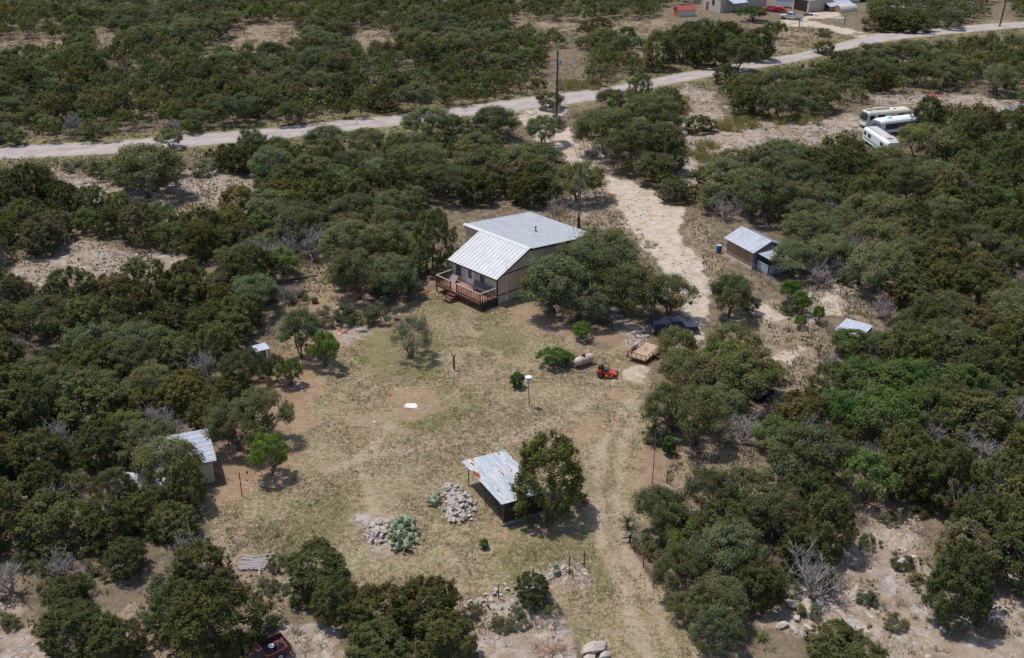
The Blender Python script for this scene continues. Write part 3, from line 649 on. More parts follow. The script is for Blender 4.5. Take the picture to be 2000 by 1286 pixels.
for (k, u, vb, vt, w, s) in (('C', 1170, 62, 28, 50, 'rounded dark cedar in the far clearing'), ('C', 1225, 86, 46, 44, 'smaller dark cedar in the far clearing'), ('S', 1610, 71, 46, 42, 'bush beside the far gravel driveway'), ('G', 1470, 42, 2, 60, 'green tree in front of the far cream house'),
                              ('C', 850, 530, 395, 90, 'cedar with bare stems at the left end of the deck'), ('O', 700, 585, 470, 120, 'oak leaning over the brick edged bed'), ('O', 765, 585, 485, 100, 'oak at the back of the brick edged bed'),
                              ('O', 465, 880, 770, 120, 'oak right of the left tin shed roof'), ('O', 335, 962, 842, 125, 'oak covering the left tin shed roof'), ('C', 368, 990, 878, 90, 'cedar in front of the left tin shed'), ('O', 280, 900, 810, 120, 'oak behind the tin shed lean to'), ('O', 232, 990, 905, 80, 'oak at the left end of the tin shed lean to'), ('C', 300, 1025, 942, 110, 'cedar below the tin shed lean to'), ('C', 215, 1060, 960, 110, 'cedar left of the one below the lean to'), ('C', 345, 1050, 975, 100, 'cedar nearest the grey planks in the left wood'), ('O', 520, 860, 740, 110, 'oak at the left edge of the lawn'), ('O', 590, 700, 590, 85, 'oak beside the half hidden tin roof'), ('O', 478, 760, 668, 85, 'oak in front of the half hidden tin roof'), ('O', 540, 745, 684, 50, 'small oak at the right of the half hidden tin roof')):
    T(k, u, vb, vt, w, s)
for (u, vb, vt, w, k, s) in ((205, 338, 300, 60, 'S', 'green bush beside the very large roadside oak'), (150, 332, 300, 60, 'S', 'low bush on the near verge at the far left'), (85, 335, 312, 36, 'S', 'small bush on the near verge close to the left edge'), (400, 340, 300, 70, 'S', 'scrubby bush right of the very large roadside oak'), (440, 325, 290, 36, 'B', 'small dark bush between two roadside oaks'), (170, 265, 232, 90, 'S', 'bush on the far road verge at left'),
                             (640, 632, 586, 70, 'S', 'grey brown shrub at the left end of the brick edged bed'), (676, 630, 582, 52, 'S', 'green shrub beside the garden ornament'), (705, 636, 586, 72, 'S', 'grey green shrub above the brick corner'), (745, 626, 574, 66, 'S', 'silvery shrub in the middle of the bed'),
                             (808, 582, 538, 62, 'S', 'silver sage bush by the deck'), (615, 592, 578, 18, 'B', 'tiny bright shrub at the corner of the bed'), (945, 1070, 1049, 24, 'B', 'tiny green shrub at the corner of the carport'), (1435, 700, 685, 20, 'S', 'low bush on the sandy ground')):
    T(k, u, vb, vt, w, s, tn=(1.3, 1.25, 1.5, 1) if k == 'S' and 'green' not in s else None)

for (k, u, vb, vt, w, s) in (('C', 1655, 335, 262, 85, 'cedar in front of the nearest white travel trailer'), ('O', 1728, 345, 272, 100, 'oak hiding the tail of the nearest white travel trailer'), ('O', 1800, 318, 224, 110, 'oak covering the rear of the middle white motorhome'), ('C', 1590, 345, 280, 80, 'cedar left of the parked motorhomes at the clearing edge'),
                              ('C', 1285, 135, 52, 75, 'dark cedar left of the clump below the red roofed shed'), ('C', 1330, 120, 45, 75, 'dark cedar just below the red roofed shed'), ('C', 1385, 132, 42, 85, 'cedar with a bleached trunk below the far cream house'), ('O', 1440, 140, 62, 85, 'greyish oak above the road near the far homestead'), ('C', 1480, 118, 45, 70, 'cedar beside the white pickup'), ('G', 1510, 75, 34, 42, 'bright green tree just left of the white pickup'),
                              ('C', 1345, 85, 35, 60, 'cedar right of the red roofed shed'), ('C', 1420, 85, 33, 70, 'cedar in front of the far porch'),
                              ('C', 1720, 60, 8, 70, 'dark cedar beside the pale pipe gate'), ('C', 1780, 62, 14, 80, 'dark cedar above the right stretch of road'), ('O', 1850, 55, 10, 70, 'oak above the right stretch of road'), ('O', 1700, 135, 72, 90, 'oak filling the inside of the road bend'), ('C', 1640, 140, 92, 55, 'cedar on the inside of the road bend'), ('O', 1760, 130, 66, 80, 'second oak inside the road bend')):
    T(k, u, vb, vt, w, s)
# wild growth everywhere the survey shows no opening
HARD = [LAWN] + DRIVE + KEEP + BARE[:2] + [[(1272, 880), (1330, 872), (1470, 892), (1490, 930), (1420, 980), (1300, 955)]]; LOOSE = ROCK + OPEN + BARE[2:]
ROADP = ROAD_UP + ROAD_LO[::-1]
def blocked(u, v, loose=False):
    return inpoly(u, v, ROADP) or any(inpoly(u, v, p) for p in HARD) or (loose and any(inpoly(u, v, p) for p in LOOSE))
def region(u, v):
    road = np.interp(u, [p[0] for p in ROAD_LO], [p[1] for p in ROAD_LO])
    if v < road:
        return 'beyond the road at left' if u < 620 else 'beyond the road behind the pole' if u < 1250 else 'beyond the road near the homestead'
    if u < 900 and v > 1000: return 'in the lower left corner'
    if u < 640 and v > 620: return 'left of the lawn'
    if u < 1180 and v < 620: return 'between the house and the road' if u > 500 else 'left of the house'
    if u >= 1180 and v < 330: return 'between road and motorhomes'
    if u >= 1180 and v < 690: return 'behind the plank shed'
    return 'right of the lawn'
cand = []
GRID = {}
def near_ok(x, y, r, f=.62):
    cx, cy = int(x // 8), int(y // 8)
    for i in (-1, 0, 1):
        for j in (-1, 0, 1):
            for (a, b, q) in GRID.get((cx + i, cy + j), ()):
                if (a - x) ** 2 + (b - y) ** 2 < (f * (r + q)) ** 2: return False
    return True
def put(x, y, r): GRID.setdefault((int(x // 8), int(y // 8)), []).append((x, y, r))
for (x, y, r, k) in PLACED: put(x, y, r * .85)
def silhouette_free(x, y, w, h):
    for (dx, z) in ((0, 0), (0, h), (0, h * .2), (0, h * .4), (-.42, h * .4), (.42, h * .4), (-.45, h * .6), (.45, h * .6), (0, h * .6), (-.3, h * .8), (.3, h * .8), (0, h * .8), (-.3, h * .2), (.3, h * .2)):
        u, v = P((x + dx * w, y, z))
        if blocked(u, v, z < .6 * h): return False
    return True
for n in range(30000):
    y = 52 + 245 * rnd.random() ** .8; x = rnd.uniform(-1, 1) * (y * .50 + 10)
    cl = vnoise(x, y, .06, 21); cl2 = vnoise(x, y, .17, 22); q = cl + .7 * cl2 + rnd.uniform(-.5, .5)
    k = 'C' if q > -.12 else 'O'
    if rnd.random() < .05: k = 'G'
    if n > 14000: k = 'S' if rnd.random() < .68 else 'K'
    elif rnd.random() < .085: k = 'D'
    w = {'C': rnd.uniform(3.4, 6.0), 'O': rnd.uniform(4.0, 7.2), 'G': rnd.uniform(3, 5), 'S': rnd.uniform(1.0, 3.0), 'K': rnd.uniform(1.0, 2.6), 'D': rnd.uniform(2.5, 4)}[k]
    if n > 9000 and k in 'COG': w *= .72
    h = w * {'C': rnd.uniform(.72, 1.0), 'O': rnd.uniform(.62, .85), 'G': .8, 'S': .6, 'K': .55, 'D': .8}[k]
    if not near_ok(x, y, w / 2, (.62 if y < 165 else .56) if k in 'COG' else .40): continue
    if not silhouette_free(x, y, w, h): continue
    put(x, y, w / 2); cand.append((x, y, w, h, k))
# a few scattered bushes and dry brush inside the rough openings
for polys, n, ks in ((ROCK, 2600, 'SSSK'), (OPEN, 2400, 'SSSK'), (BARE[:1] + OPEN[:1], 40, 'SK')):
    for i in range(n):
        p = gpoly(rnd.choice(polys)); x = rnd.uniform(p[:, 0].min(), p[:, 0].max()); y = rnd.uniform(p[:, 1].min(), p[:, 1].max())
        if not inpoly(x, y, p) or not (50 < y < 290): continue
        w = rnd.uniform(.6, 1.9); u, v = P((x, y, .3))
        if inpoly(u, v, ROADP) or any(inpoly(u, v, q) for q in KEEP + DRIVE + [LAWN]) or not near_ok(x, y, w / 2, .5): continue
        put(x, y, w / 2); cand.append((x, y, w, w * .55, rnd.choice(ks)))
cand.sort(key=lambda c: -c[2] / (c[1] + 20))
SIZE = lambda w, k: 'small' if w < {'C': 3.9, 'O': 4.8}.get(k, 1.4) else 'broad' if w > {'C': 5.2, 'O': 6.2}.get(k, 2.0) else 'middling'
HUE = dict(C='cedars', O='grey oaks', G='leafy trees', S='low bushes', K='dry shrubs', D='dead trees')
LIM = dict(C=285, O=255, G=90, S=260, K=90, D=110)
cnt = {k: sum(1 for p in PLACED if p[3] == k) for k in LIM}; far = {k: [] for k in LIM}
sets = {}
for (x, y, w, h, k) in cand:
    if cnt[k] >= LIM[k]: far[k].append((x, y, w, h)); continue
    cnt[k] += 1; u, v = P((x, y, 0)); tn = tint(k); q = rnd.random(); tone = 'dark' if tn[1] < .94 else 'pale' if tn[1] > 1.08 else 'mid toned'
    if k == 'C' and q < .12: tn = (tn[0] * 1.18, tn[1] * 1.03, tn[2] * .95, 1); tone = 'brownish'
    elif k == 'C' and q < .26: tn = (tn[0] * 1.4, tn[1] * 1.2, tn[2] * 1.6, 1); tone = 'greyish'
    sets.setdefault((k, SIZE(w, k), '' if k in 'KD' else tone, region(u, v)), []).append((u, v, x, y, w, h, tn))
ORD = ['second', 'third', 'fourth', 'fifth', 'sixth', 'seventh', 'eighth']
for (k, s, tone, r), mem in sets.items():
    mem.sort(key=lambda m: m[1]); nb = max(1, math.ceil(len(mem) / 6)); per = math.ceil(len(mem) / nb)
    bands = {1: [''], 2: ['upper ', 'lower '], 3: ['upper ', 'middle ', 'lower ']}.get(nb, ['topmost '] + [ORD[i] + ' ' for i in range(nb - 2)] + ['lowest '])
    nm = HUE[k] if k in 'KD' else f'{tone} {HUE[k]}'
    for bi in range(nb):
        row = sorted(mem[bi * per:(bi + 1) * per])
        for i, (u, v, x, y, w, h, tn) in enumerate(row):
            rank = 'only one' if len(row) == 1 else 'leftmost' if i == 0 else 'rightmost' if i == len(row) - 1 else ORD[i - 1] + ' from left'
            band = f'{bands[bi]}row ' if bands[bi] else ''
            tree(k, x, y, w, h, f'{rank} of {s} {nm}, {band}{r}'.replace('mid toned', 'medium'), f'{HUE[k]} {r}', tn=tn)
print('GROWTH', cnt, {k: len(v) for k, v in far.items()})
def woodland(name, k, lst, nleaf, base, ls, asp):
    """the far remainder of a kind, as one mass of foliage"""
    if not lst: return
    g = np.random.default_rng(5); Vs = []; Cs = []
    for (x, y, w, h) in lst:
        n = int(nleaf * min(1.6, (w / 4.5) ** 2)); ncl = 16
        t = g.uniform(0, 6.283, ncl); zz = g.uniform(-.3, 1, ncl); rr = g.uniform(.55, 1, ncl)
        rad = w * .40 * (np.sqrt(np.maximum(.05, 1 - zz ** 2)) if k != 'C' else (1 - np.maximum(0, zz) ** 1.6) + .1)
        cc = np.stack([np.cos(t) * rad * rr, np.sin(t) * rad * rr, h * (.48 + .36 * zz)], 1)
        ci = g.integers(0, ncl, n); d = unit(g.normal(size=(n, 3)))
        q = cc[ci] + d * (w * .17 * g.random(n) ** .5)[:, None] * [1, 1, .8 if k != 'C' else 1.1] + [x, y, 0]
        nn = unit(d * .8 + [0, 0, .5] + g.normal(size=(n, 3)) * .5)
        Vs.append(leaf_quads(q, nn, g.uniform(*ls, n) , asp, g))
        tn = np.array(tint(k)[:3]); kc = g.uniform(.75, 1.25, ncl)[ci][:, None]
        Cs.append(np.repeat(np.array(base) * tn * kc * (1 + g.uniform(-.15, .15, (n, 1))), 4, 0))
    V = np.concatenate(Vs); link(name, np_mesh(name, V, np.arange(len(V)).reshape(-1, 4), ['leaf'], np.concatenate(Cs)), kind='stuff')
woodland('far_cedar_woodland', 'C', far['C'], 300, (.118, .124, .044), (.17, .32), .5)
woodland('far_oak_woodland', 'O', far['O'] + far['G'], 430, (.148, .160, .072), (.16, .28), .6)
woodland('far_brush', 'S', far['S'] + far['K'] + far['D'], 105, (.135, .14, .075), (.10, .18), .6)

# ------------------------------------------------------------------ the house and its deck
def ribbed(mb, x0, x1, p0, p1, ribs, th=.03, rh=.035, rw=.05):
    """one roof sheet: local x runs across, p0 -> p1 = (y, z) runs down the slope; ribs stand on it"""
    mb.hexa([(x0, p0[0], p0[1] - th), (x1, p0[0], p0[1] - th), (x1, p1[0], p1[1] - th), (x0, p1[0], p1[1] - th)], [(x0, p0[0], p0[1]), (x1, p0[0], p0[1]), (x1, p1[0], p1[1]), (x0, p1[0], p1[1])])
    for r in ribs:
        a, b = x0 + r - rw, x0 + r + rw
        mb.hexa([(a, p0[0], p0[1] - .004), (b, p0[0], p0[1] - .004), (b, p1[0], p1[1] - .004), (a, p1[0], p1[1] - .004)],
                [(a + .02, p0[0], p0[1] + rh), (b - .02, p0[0], p0[1] + rh), (b - .02, p1[0], p1[1] + rh), (a + .02, p1[0], p1[1] + rh)])
    return mb
def window(parent, cx, cz, w, h, y=0.0, face='front', frame_mat='white_paint', mull=(1, 1)):
    """window proud of a wall; face front: wall faces -y at y; face right: wall faces +x at x=y"""
    f = MB(); p = MB(); t = .05
    def bx(m, a0, a1, z0, z1, d0, d1):
        if face == 'front': m.box(a0, a1, y - d1, y - d0, z0, z1)
        else: m.box(y + d0, y + d1, a0, a1, z0, z1)
    x0, x1, z0, z1 = cx - w / 2, cx + w / 2, cz - h / 2, cz + h / 2
    bx(f, x0 - t, x0, z0 - t, z1 + t, 0, .07); bx(f, x1, x1 + t, z0 - t, z1 + t, 0, .07)
    bx(f, x0, x1, z1, z1 + t, 0, .07); bx(f, x0, x1, z0 - t, z0, 0, .085)
    for i in range(1, mull[0] + 1): xx = x0 + w * i / (mull[0] + 1); bx(f, xx - .015, xx + .015, z0, z1, .035, .055)
    for i in range(1, mull[1] + 1): zz = z0 + h * i / (mull[1] + 1); bx(f, x0, x1, zz - .018, zz + .018, .032, .06)
    bx(p, x0, x1, z0, z1, .02, .03)
    o = part('window', f, frame_mat, parent); part('pane', p, 'glass_dark', o); return o

PHI = -math.radians(46.5)
HX, HY = -1.47, 98.09
house = thing('house', 'tan sided house with a bright white front roof and a long grey metal roof behind', 'house', (HX, HY, 0), PHI)
fw = MB().prism([(0, -.1), (0, 2.93), (4.2, 4.83), (4.2, -.1)], -7.0, 0, 'x')
part('front_wall', fw, 'tan_siding', house)
mw = MB().prism([(4.203, -.1), (4.203, 4.80), (13.9, 3.82), (13.9, -.1)], -9.5, 0.0, 'x'); part('main_wall', mw, 'tan_siding', house)
for i in range(6):                                     # siding panels of the front, proud of the wall
    a = -7.0 + i * 7.0 / 6; b = a + 7.0 / 6 - .012
    link('siding_panel', MB().box(a, b, -.018, -.002, .0, 2.92).mesh('siding_panel', 'tan_siding'), house)
for i in range(11):                                    # siding panels of the long right hand wall
    a = .02 + i * 1.22; b = min(a + 1.208, 13.88); zt = (lambda y: 2.93 + 1.9 * y / 4.2 if y < 4.2 else 4.80 - .98 * (y - 4.2) / 9.7)
    if a < 4.2 < b:
        poly = [(a, 0), (b, 0), (b, zt(b) - .03), (4.2, 4.77), (a, zt(a) - .03)]
    else: poly = [(a, 0), (b, 0), (b, zt(b) - .03), (a, zt(a) - .03)]
    link('siding_panel', MB().prism(poly, .002, .018, 'x').mesh('siding_panel', 'tan_siding'), house)
for i in range(2):
    a = -9.5 + i * 1.25
    link('siding_panel', MB().box(a, a + 1.235, 4.184, 4.201, 0, 4.72).mesh('siding_panel', 'tan_siding'), house)
for z in (.92, 2.98): part('trim_band', MB().box(.019, .045, .1, 13.8, z - .05, z + .05), 'dark_trim', house)
part('corner_board', MB().box(-.06, .05, -.05, .06, .0, 2.9), 'green_trim', house); part('corner_board', MB().box(-7.05, -6.95, -.05, .05, .0, 2.9), 'green_trim', house)
window(house, -5.85, 1.98, .72, .98, -.018, mull=(1, 2), frame_mat='grey_metal'); window(house, -2.2, 1.95, .56, .95, -.018, frame_mat='grey_metal')
window(house, 6.6, 2.2, .9, .9, .019, 'right'); window(house, 10.4, 2.2, .9, .9, .019, 'right')
d = MB().box(-4.52, -3.66, -.06, -.02, .98, 3.0 - .08); dr = part('door', d, 'door_white', house)
for z0, z1 in ((1.62, 2.08), (2.12, 2.74)):
    pn = part('pane', MB().box(-4.36, -3.82, -.068, -.0595, z0, z1), 'glass_dark', dr)
part('muntin', MB().box(-4.10, -4.08, -.078, -.0685, 2.12, 2.74).box(-4.36, -3.82, -.0775, -.069, 2.42, 2.44), 'white_paint', dr)
part('handle', MB().box(-3.76, -3.72, -.11, -.061, 1.85, 1.95), 'grey_metal', dr)
part('door_frame', MB().box(-4.6, -4.523, -.07, -.019, .98, 2.97).box(-3.657, -3.58, -.07, -.019, .98, 2.97), 'white_paint', house)
e0 = (-.32, 2.84); r0 = (4.3, 4.95)
for i in range(15):
    a = -7.28 + i * .5; link('roof_sheet', ribbed(MB(), a, a + .497, e0, r0, (.25,), rh=.045, rw=.065).mesh('roof_sheet', 'white_roof'), house)
part('fascia', MB().box(-7.3, .24, -.35, -.325, 2.70, 2.83), 'dark_trim', house)
part('rake_board', MB().hexa([(.23, -.3, 2.68), (.26, -.3, 2.68), (.26, 4.2, 4.74), (.23, 4.2, 4.74)], [(.23, -.3, 2.80), (.26, -.3, 2.80), (.26, 4.2, 4.87), (.23, 4.2, 4.87)]), 'dark_trim', house)
part('rake_board', MB().hexa([(-7.32, -.3, 2.68), (-7.29, -.3, 2.68), (-7.29, 4.2, 4.74), (-7.32, 4.2, 4.74)], [(-7.32, -.3, 2.80), (-7.29, -.3, 2.80), (-7.29, 4.2, 4.87), (-7.32, 4.2, 4.87)]), 'dark_trim', house)
m0, m1 = (4.32, 4.93), (14.2, 3.9)
for i in range(11):
    a = -9.8 + i * .917; link('roof_sheet', ribbed(MB(), a, a + .914, m0, m1, (.15, .46, .77), rh=.04, rw=.05).mesh('roof_sheet', 'grey_roof'), house)
part('ridge_cap', MB().prism([(4.08, 4.90), (4.30, 5.01), (4.62, 4.96), (4.62, 4.93), (4.30, 4.975), (4.08, 4.87)], -9.85, .28, 'x'), 'white_roof', house)
part('rake_board', MB().hexa([(-9.86, 4.3, 4.74), (-9.81, 4.3, 4.74), (-9.81, 14.2, 3.75), (-9.86, 14.2, 3.75)], [(-9.86, 4.3, 4.95), (-9.81, 4.3, 4.95), (-9.81, 14.2, 3.93), (-9.86, 14.2, 3.93)]), 'white_roof', house)
part('rake_board', MB().hexa([(.29, 4.3, 4.72), (.32, 4.3, 4.72), (.32, 14.2, 3.73), (.29, 14.2, 3.73)], [(.29, 4.3, 4.92), (.32, 4.3, 4.92), (.32, 14.2, 3.90), (.29, 14.2, 3.90)]), 'dark_trim', house)
part('fascia', MB().box(-9.8, .29, 14.19, 14.22, 3.68, 3.86), 'white_roof', house); part('fascia', MB().box(-9.8, -7.3, 4.27, 4.31, 4.72, 4.90), 'white_roof', house)
# vent on the grey roof
g = G(1046.3, 450, 4.55); vx = (g[0] - HX) * math.cos(-PHI) - (g[1] - HY) * math.sin(-PHI); vy = (g[0] - HX) * math.sin(-PHI) + (g[1] - HY) * math.cos(-PHI)
vz = 4.93 - 1.03 * (vy - 4.32) / 9.88
part('roof_vent', MB().lathe([(.16, vz - .03), (.15, vz + .05), (.055, vz + .08), (.055, vz + .42), (.12, vz + .44), (.12, vz + .54), (.02, vz + .57)], 10, c=(vx, vy, 0)), 'dark_steel', house)
ri = part('riser_pipe', MB().tube([(.07, 1.2, .25), (.07, 1.2, 3.95)], .035, 8), 'white_paint', house)
part('meter_box', MB().box(.02, .16, 1.08, 1.32, .12, .50), 'white_paint', ri)
part('foundation_skirt', MB().box(-7.03, .03, -.03, 0, -.1, .0), 'dark_trim', house)

deck = thing('deck', 'raised reddish wooden deck with a baluster railing along the house front', 'deck', (HX, HY, 0), PHI)
DX0, DX1, DY = -6.75, .12, -2.45
bd = MB()
for i in range(16): a = DY + i * .153; bd.box(DX0, DX1, a, a + .142, .90, .94)
part('deck_boards', bd, 'deck_wood', deck, kind='stuff')
part('rim_board', MB().box(DX0, DX1, DY - .04, DY - .002, .70, .93), 'rail_wood', deck); part('rim_board', MB().box(DX1 + .002, DX1 + .04, DY, -.05, .70, .93), 'rail_wood', deck); part('rim_board', MB().box(DX0 - .04, DX0 - .002, DY, -.05, .70, .93), 'rail_wood', deck)
part('skirt_panel', MB().box(DX1 - .03, DX1 - .005, DY + .1, -.08, -.05, .69), 'green_trim', deck)
for x in (DX0 + .06, -4.45, -3.5, -1.7, DX1 - .06): link('deck_post', MB().box(x - .05, x + .05, DY + .02, DY + .12, -.1, 1.88 if x != -1.7 else .9).mesh('deck_post', 'rail_wood'), deck)
def rail(a, b, n):
    a, b = Vector(a), Vector(b); d = b - a; nn = Vector((-d.y, d.x)).normalized() * .06
    def bar(z0, z1, k, m, nm):
        q = [a - nn * k, b - nn * k, b + nn * k, a + nn * k]
        link(nm, MB().hexa([(p.x, p.y, z0) for p in q], [(p.x, p.y, z1) for p in q]).mesh(nm, m), deck)
    bar(1.86, 1.90, 1.2, 'rail_cap', 'hand_rail'); bar(1.04, 1.10, .4, 'rail_wood', 'lower_rail')
    for i in range(n + 1):
        p = a + d * (i / n); link('baluster', BAL, deck, (p.x, p.y, 0))
BAL = MB().box(-.028, .028, -.028, .028, .94, 1.86).mesh('baluster', 'rail_wood')
rail((-3.5, DY + .07), (DX1 - .06, DY + .07), 14); rail((DX0 + .06, DY + .07), (-4.45, DY + .07), 9); rail((DX1 - .06, DY + .07), (DX1 - .06, -.15), 7); rail((DX0 + .06, DY + .07), (DX0 + .06, -.15), 7)
for i in range(3): link('step', MB().box(-4.5, -3.45, DY - .36 - .30 * i, DY - .05 - .30 * i, .62 - .22 * i, .67 - .22 * i).mesh('step', 'rail_wood'), deck)
for x in (-4.45, -3.52): link('stringer', MB().prism([(DY - .05, .85), (DY - 1.0, -.05), (DY - .75, -.05), (DY - .05, .55)], x, x + .05, 'x').mesh('stringer', 'rail_wood'), deck)
def chair(i, x):
    lab = ['chair nearest the door', 'second chair from the door', 'middle chair', 'second chair from the right end', 'chair at the right end'][i]
    c = thing('deck_chair', f'{lab} in the row of five dark slatted deck chairs', 'chair', (HX + math.cos(PHI) * x - math.sin(PHI) * -.75, HY + math.sin(PHI) * x + math.cos(PHI) * -.75, .94), PHI, 'row of dark chairs on the deck')
    link('seat', CH[0], c); link('backrest', CH[1], c)
    for sx in (-.2, .2):
        for sy in (-.2, .18): link('leg', CH[2], c, (sx, sy, 0))
CH = [MB().box(-.23, .23, -.24, .2, .38, .42).mesh('seat', 'dark_fabric'), None, MB().box(-.018, .018, -.018, .018, 0, .38).mesh('leg', 'dark_steel')]
b = MB()
for k in range(5): xx = -.2 + k * .1; b.hexa([(xx - .03, .19, .42), (xx + .03, .19, .42), (xx + .03, .22, .42), (xx - .03, .22, .42)], [(xx - .03, .36, .98), (xx + .03, .36, .98), (xx + .03, .39, .98), (xx - .03, .39, .98)])
b.hexa([(-.23, .36, .95), (.23, .36, .95), (.23, .40, .95), (-.23, .40, .95)], [(-.23, .375, 1.01), (.23, .375, 1.01), (.23, .41, 1.01), (-.23, .41, 1.01)])
CH[1] = b.mesh('backrest', 'dark_fabric')
for i in range(5): chair(i, -2.75 + i * .52)
def hloc(x, y, z=0): return (HX + math.cos(PHI) * x - math.sin(PHI) * y, HY + math.sin(PHI) * x + math.cos(PHI) * y, z)
tb = thing('folding_table', 'grey folding table tipped against the wall at the left end of the deck', 'table', hloc(-5.9, -.75, .94), PHI)
part('tabletop', MB().hexa([(-.5, -.3, .0), (.5, -.3, .0), (.5, -.26, .0), (-.5, -.26, .0)], [(-.5, .28, .62), (.5, .28, .62), (.5, .31, .58), (-.5, .31, .58)]), 'weathered_plank', tb)
for x in (-.4, .4): part('leg', MB().tube([(x, .1, .40), (x, .5, .02)], .02, 6), 'dark_steel', tb)

# ------------------------------------------------------------------ the plank shed right of the drive
a = math.atan2(107.32 - 111.4, 26.08 - 24.07)
shed = thing('plank_shed', 'brown plank shed with a galvanised gable roof beside the pale drive', 'shed', (24.07, 111.4, 0), a)
SL, SD, SE, SR = 4.6, 4.0, 2.12, 3.0
part('wall', MB().prism([(.02, -.1), (.02, SE), (SD / 2, SR - .05), (SD - .02, SE), (SD - .02, -.1)], .02, SL - .02, 'x'), 'weathered_plank', shed)
for i in range(18): w = SL / 18; link('wall_plank', MB().box(i * w + .006, (i + 1) * w - .006, -.012 - .008 * rnd.random(), .018, .25 + .03 * rnd.random(), SE - .02).mesh('wall_plank', 'brown_plank'), shed)
for i in range(12):
    z = .1 + i * .235; ya, yb = 0.03, SD - .03
    if z > SE - .1: k = (z + .2 - SE) / (SR - SE) * SD / 2; ya, yb = k + .05, SD - k - .05
    if yb - ya > .25: link('wall_plank', MB().box(SL - .018, SL + .008 + .006 * rnd.random(), ya, yb, z, z + .225).mesh('wall_plank', 'weathered_plank'), shed)
part('footing', MB().box(-.02, SL + .02, -.03, .0, -.1, .24), 'concrete', shed)
for i in range(6):
    x0 = -.35 + i * .88
    link('roof_sheet', ribbed(MB(), x0, x0 + .875, (-.3, SE - .06), (SD / 2, SR + .05), (.22, .44, .66), rh=.02, rw=.03).mesh('roof_sheet', 'galvanised'), shed)
    link('roof_sheet', ribbed(MB(), x0, x0 + .875, (SD / 2 + .004, SR + .05), (SD + .3, SE - .06), (.22, .44, .66), rh=.02, rw=.03).mesh('roof_sheet', 'galvanised'), shed)
part('ridge_cap', MB().prism([(SD / 2 - .18, SR + .0), (SD / 2, SR + .10), (SD / 2 + .18, SR + .0), (SD / 2, SR + .055)], -.37, SL + .38, 'x'), 'galvanised', shed)
porch = thing('porch_pen', 'pale blue half walled porch on the end of the plank shed', 'porch', (24.07, 111.4, 0), a)
X0, X1, Y0, Y1 = SL + .05, SL + 2.1, .5, 3.2
for i in range(3): w = (X1 - X0) / 3; link('half_wall_panel', MB().box(X0 + i * w, X0 + (i + 1) * w - .02, Y0, Y0 + .04, .05, 1.05).mesh('half_wall_panel', 'pale_blue_paint'), porch)
for i in range(4): w = (Y1 - Y0) / 4; link('half_wall_panel', MB().box(X1, X1 + .04, Y0 + i * w, Y0 + (i + 1) * w - .02, .05, 1.05).mesh('half_wall_panel', 'pale_blue_paint'), porch)
part('sill_rail', MB().box(X0, X1 + .06, Y0 - .03, Y0 + .06, 1.052, 1.1).box(X1 - .02, X1 + .07, Y0 + .062, Y1, 1.052, 1.1), 'white_paint', porch)
for x, y in ((X1, Y0), (X1, Y1), (X0 + .1, Y0)): link('post', MB().box(x - .05, x + .05, y - .055, y + .045, -.05, 1.95).mesh('post', 'green_trim'), porch)
part('door_brace', MB().hexa([(X1 + .045, 1.3, .15), (X1 + .06, 1.3, .15), (X1 + .06, 1.4, .15), (X1 + .045, 1.4, .15)], [(X1 + .045, 1.9, .95), (X1 + .06, 1.9, .95), (X1 + .06, 2.0, .95), (X1 + .045, 2.0, .95)]), 'dark_trim', porch)
for i in range(3): w = 2.4 / 3; link('roof_sheet', ribbed(MB(), X0 + i * w, X0 + (i + 1) * w - .005, (Y0 - .2, 1.97), (Y1 + .2, 2.25), (.2, .5), rh=.02, rw=.03).mesh('roof_sheet', 'galvanised'), porch)
c0 = G(1415, 498)
br = thing('blue_barrel', 'blue plastic barrel standing at the far corner of the plank shed', 'barrel', (c0[0] - .55, c0[1] + .6, 0))
part('body', MB().lathe([(.26, 0), (.29, .05), (.30, .3), (.29, .33), (.30, .36), (.30, .6), (.29, .63), (.30, .66), (.28, .88), (.25, .9)], 14), 'blue_plastic', br, smooth=True); part('lid', MB().lathe([(.27, .901), (.27, .94), (.05, .95)], 14), 'pale_blue_paint', br)

# ------------------------------------------------------------------ wire fences
simple('fence_steel', (.17, .17, .165), .6, .3)
def wire_fence(name, label, pts, h, post_mat, wires, diag=0.0, rail_mat=None, step=2.4):
    p0 = G(*pts[0]); e = thing(name, label, 'fence', (p0[0], p0[1], 0))
    P3 = [Vector(G(*p)) - Vector((p0[0], p0[1], 0)) for p in pts]; mesh = MB()
    pm = MB().tube([(0, 0, -.2), (0, 0, h + .06)], .035, 6).mesh('post', post_mat)
    for i in range(len(P3) - 1):
        a, b = P3[i], P3[i + 1]; L = (b - a).length; n = max(1, round(L / step))
        for k in range(n + (i == len(P3) - 2)): link('post', pm, e, a + (b - a) * (k / n))
        for w in range(wires): z = h * (w + 1) / wires - .03; mesh.tube([a + Vector((0, 0, z)), b + Vector((0, 0, z))], .009, 3, False)
        if diag:
            m = int(L / diag)
            for k in range(m):
                s, t_ = a + (b - a) * (k / m), a + (b - a) * ((k + 1) / m)
                mesh.tube([s + Vector((0, 0, .02)), t_ + Vector((0, 0, h - .03))], .006, 3, False); mesh.tube([s + Vector((0, 0, h - .03)), t_ + Vector((0, 0, .02))], .006, 3, False)
        if rail_mat: link('top_rail', MB().tube([a + Vector((0, 0, h)), b + Vector((0, 0, h))], .02, 6).mesh('top_rail', rail_mat), e)
    part('wire_mesh', mesh, 'fence_steel' if not rail_mat or rail_mat != 'rusty_steel' else 'rusty_steel', e, kind='stuff')
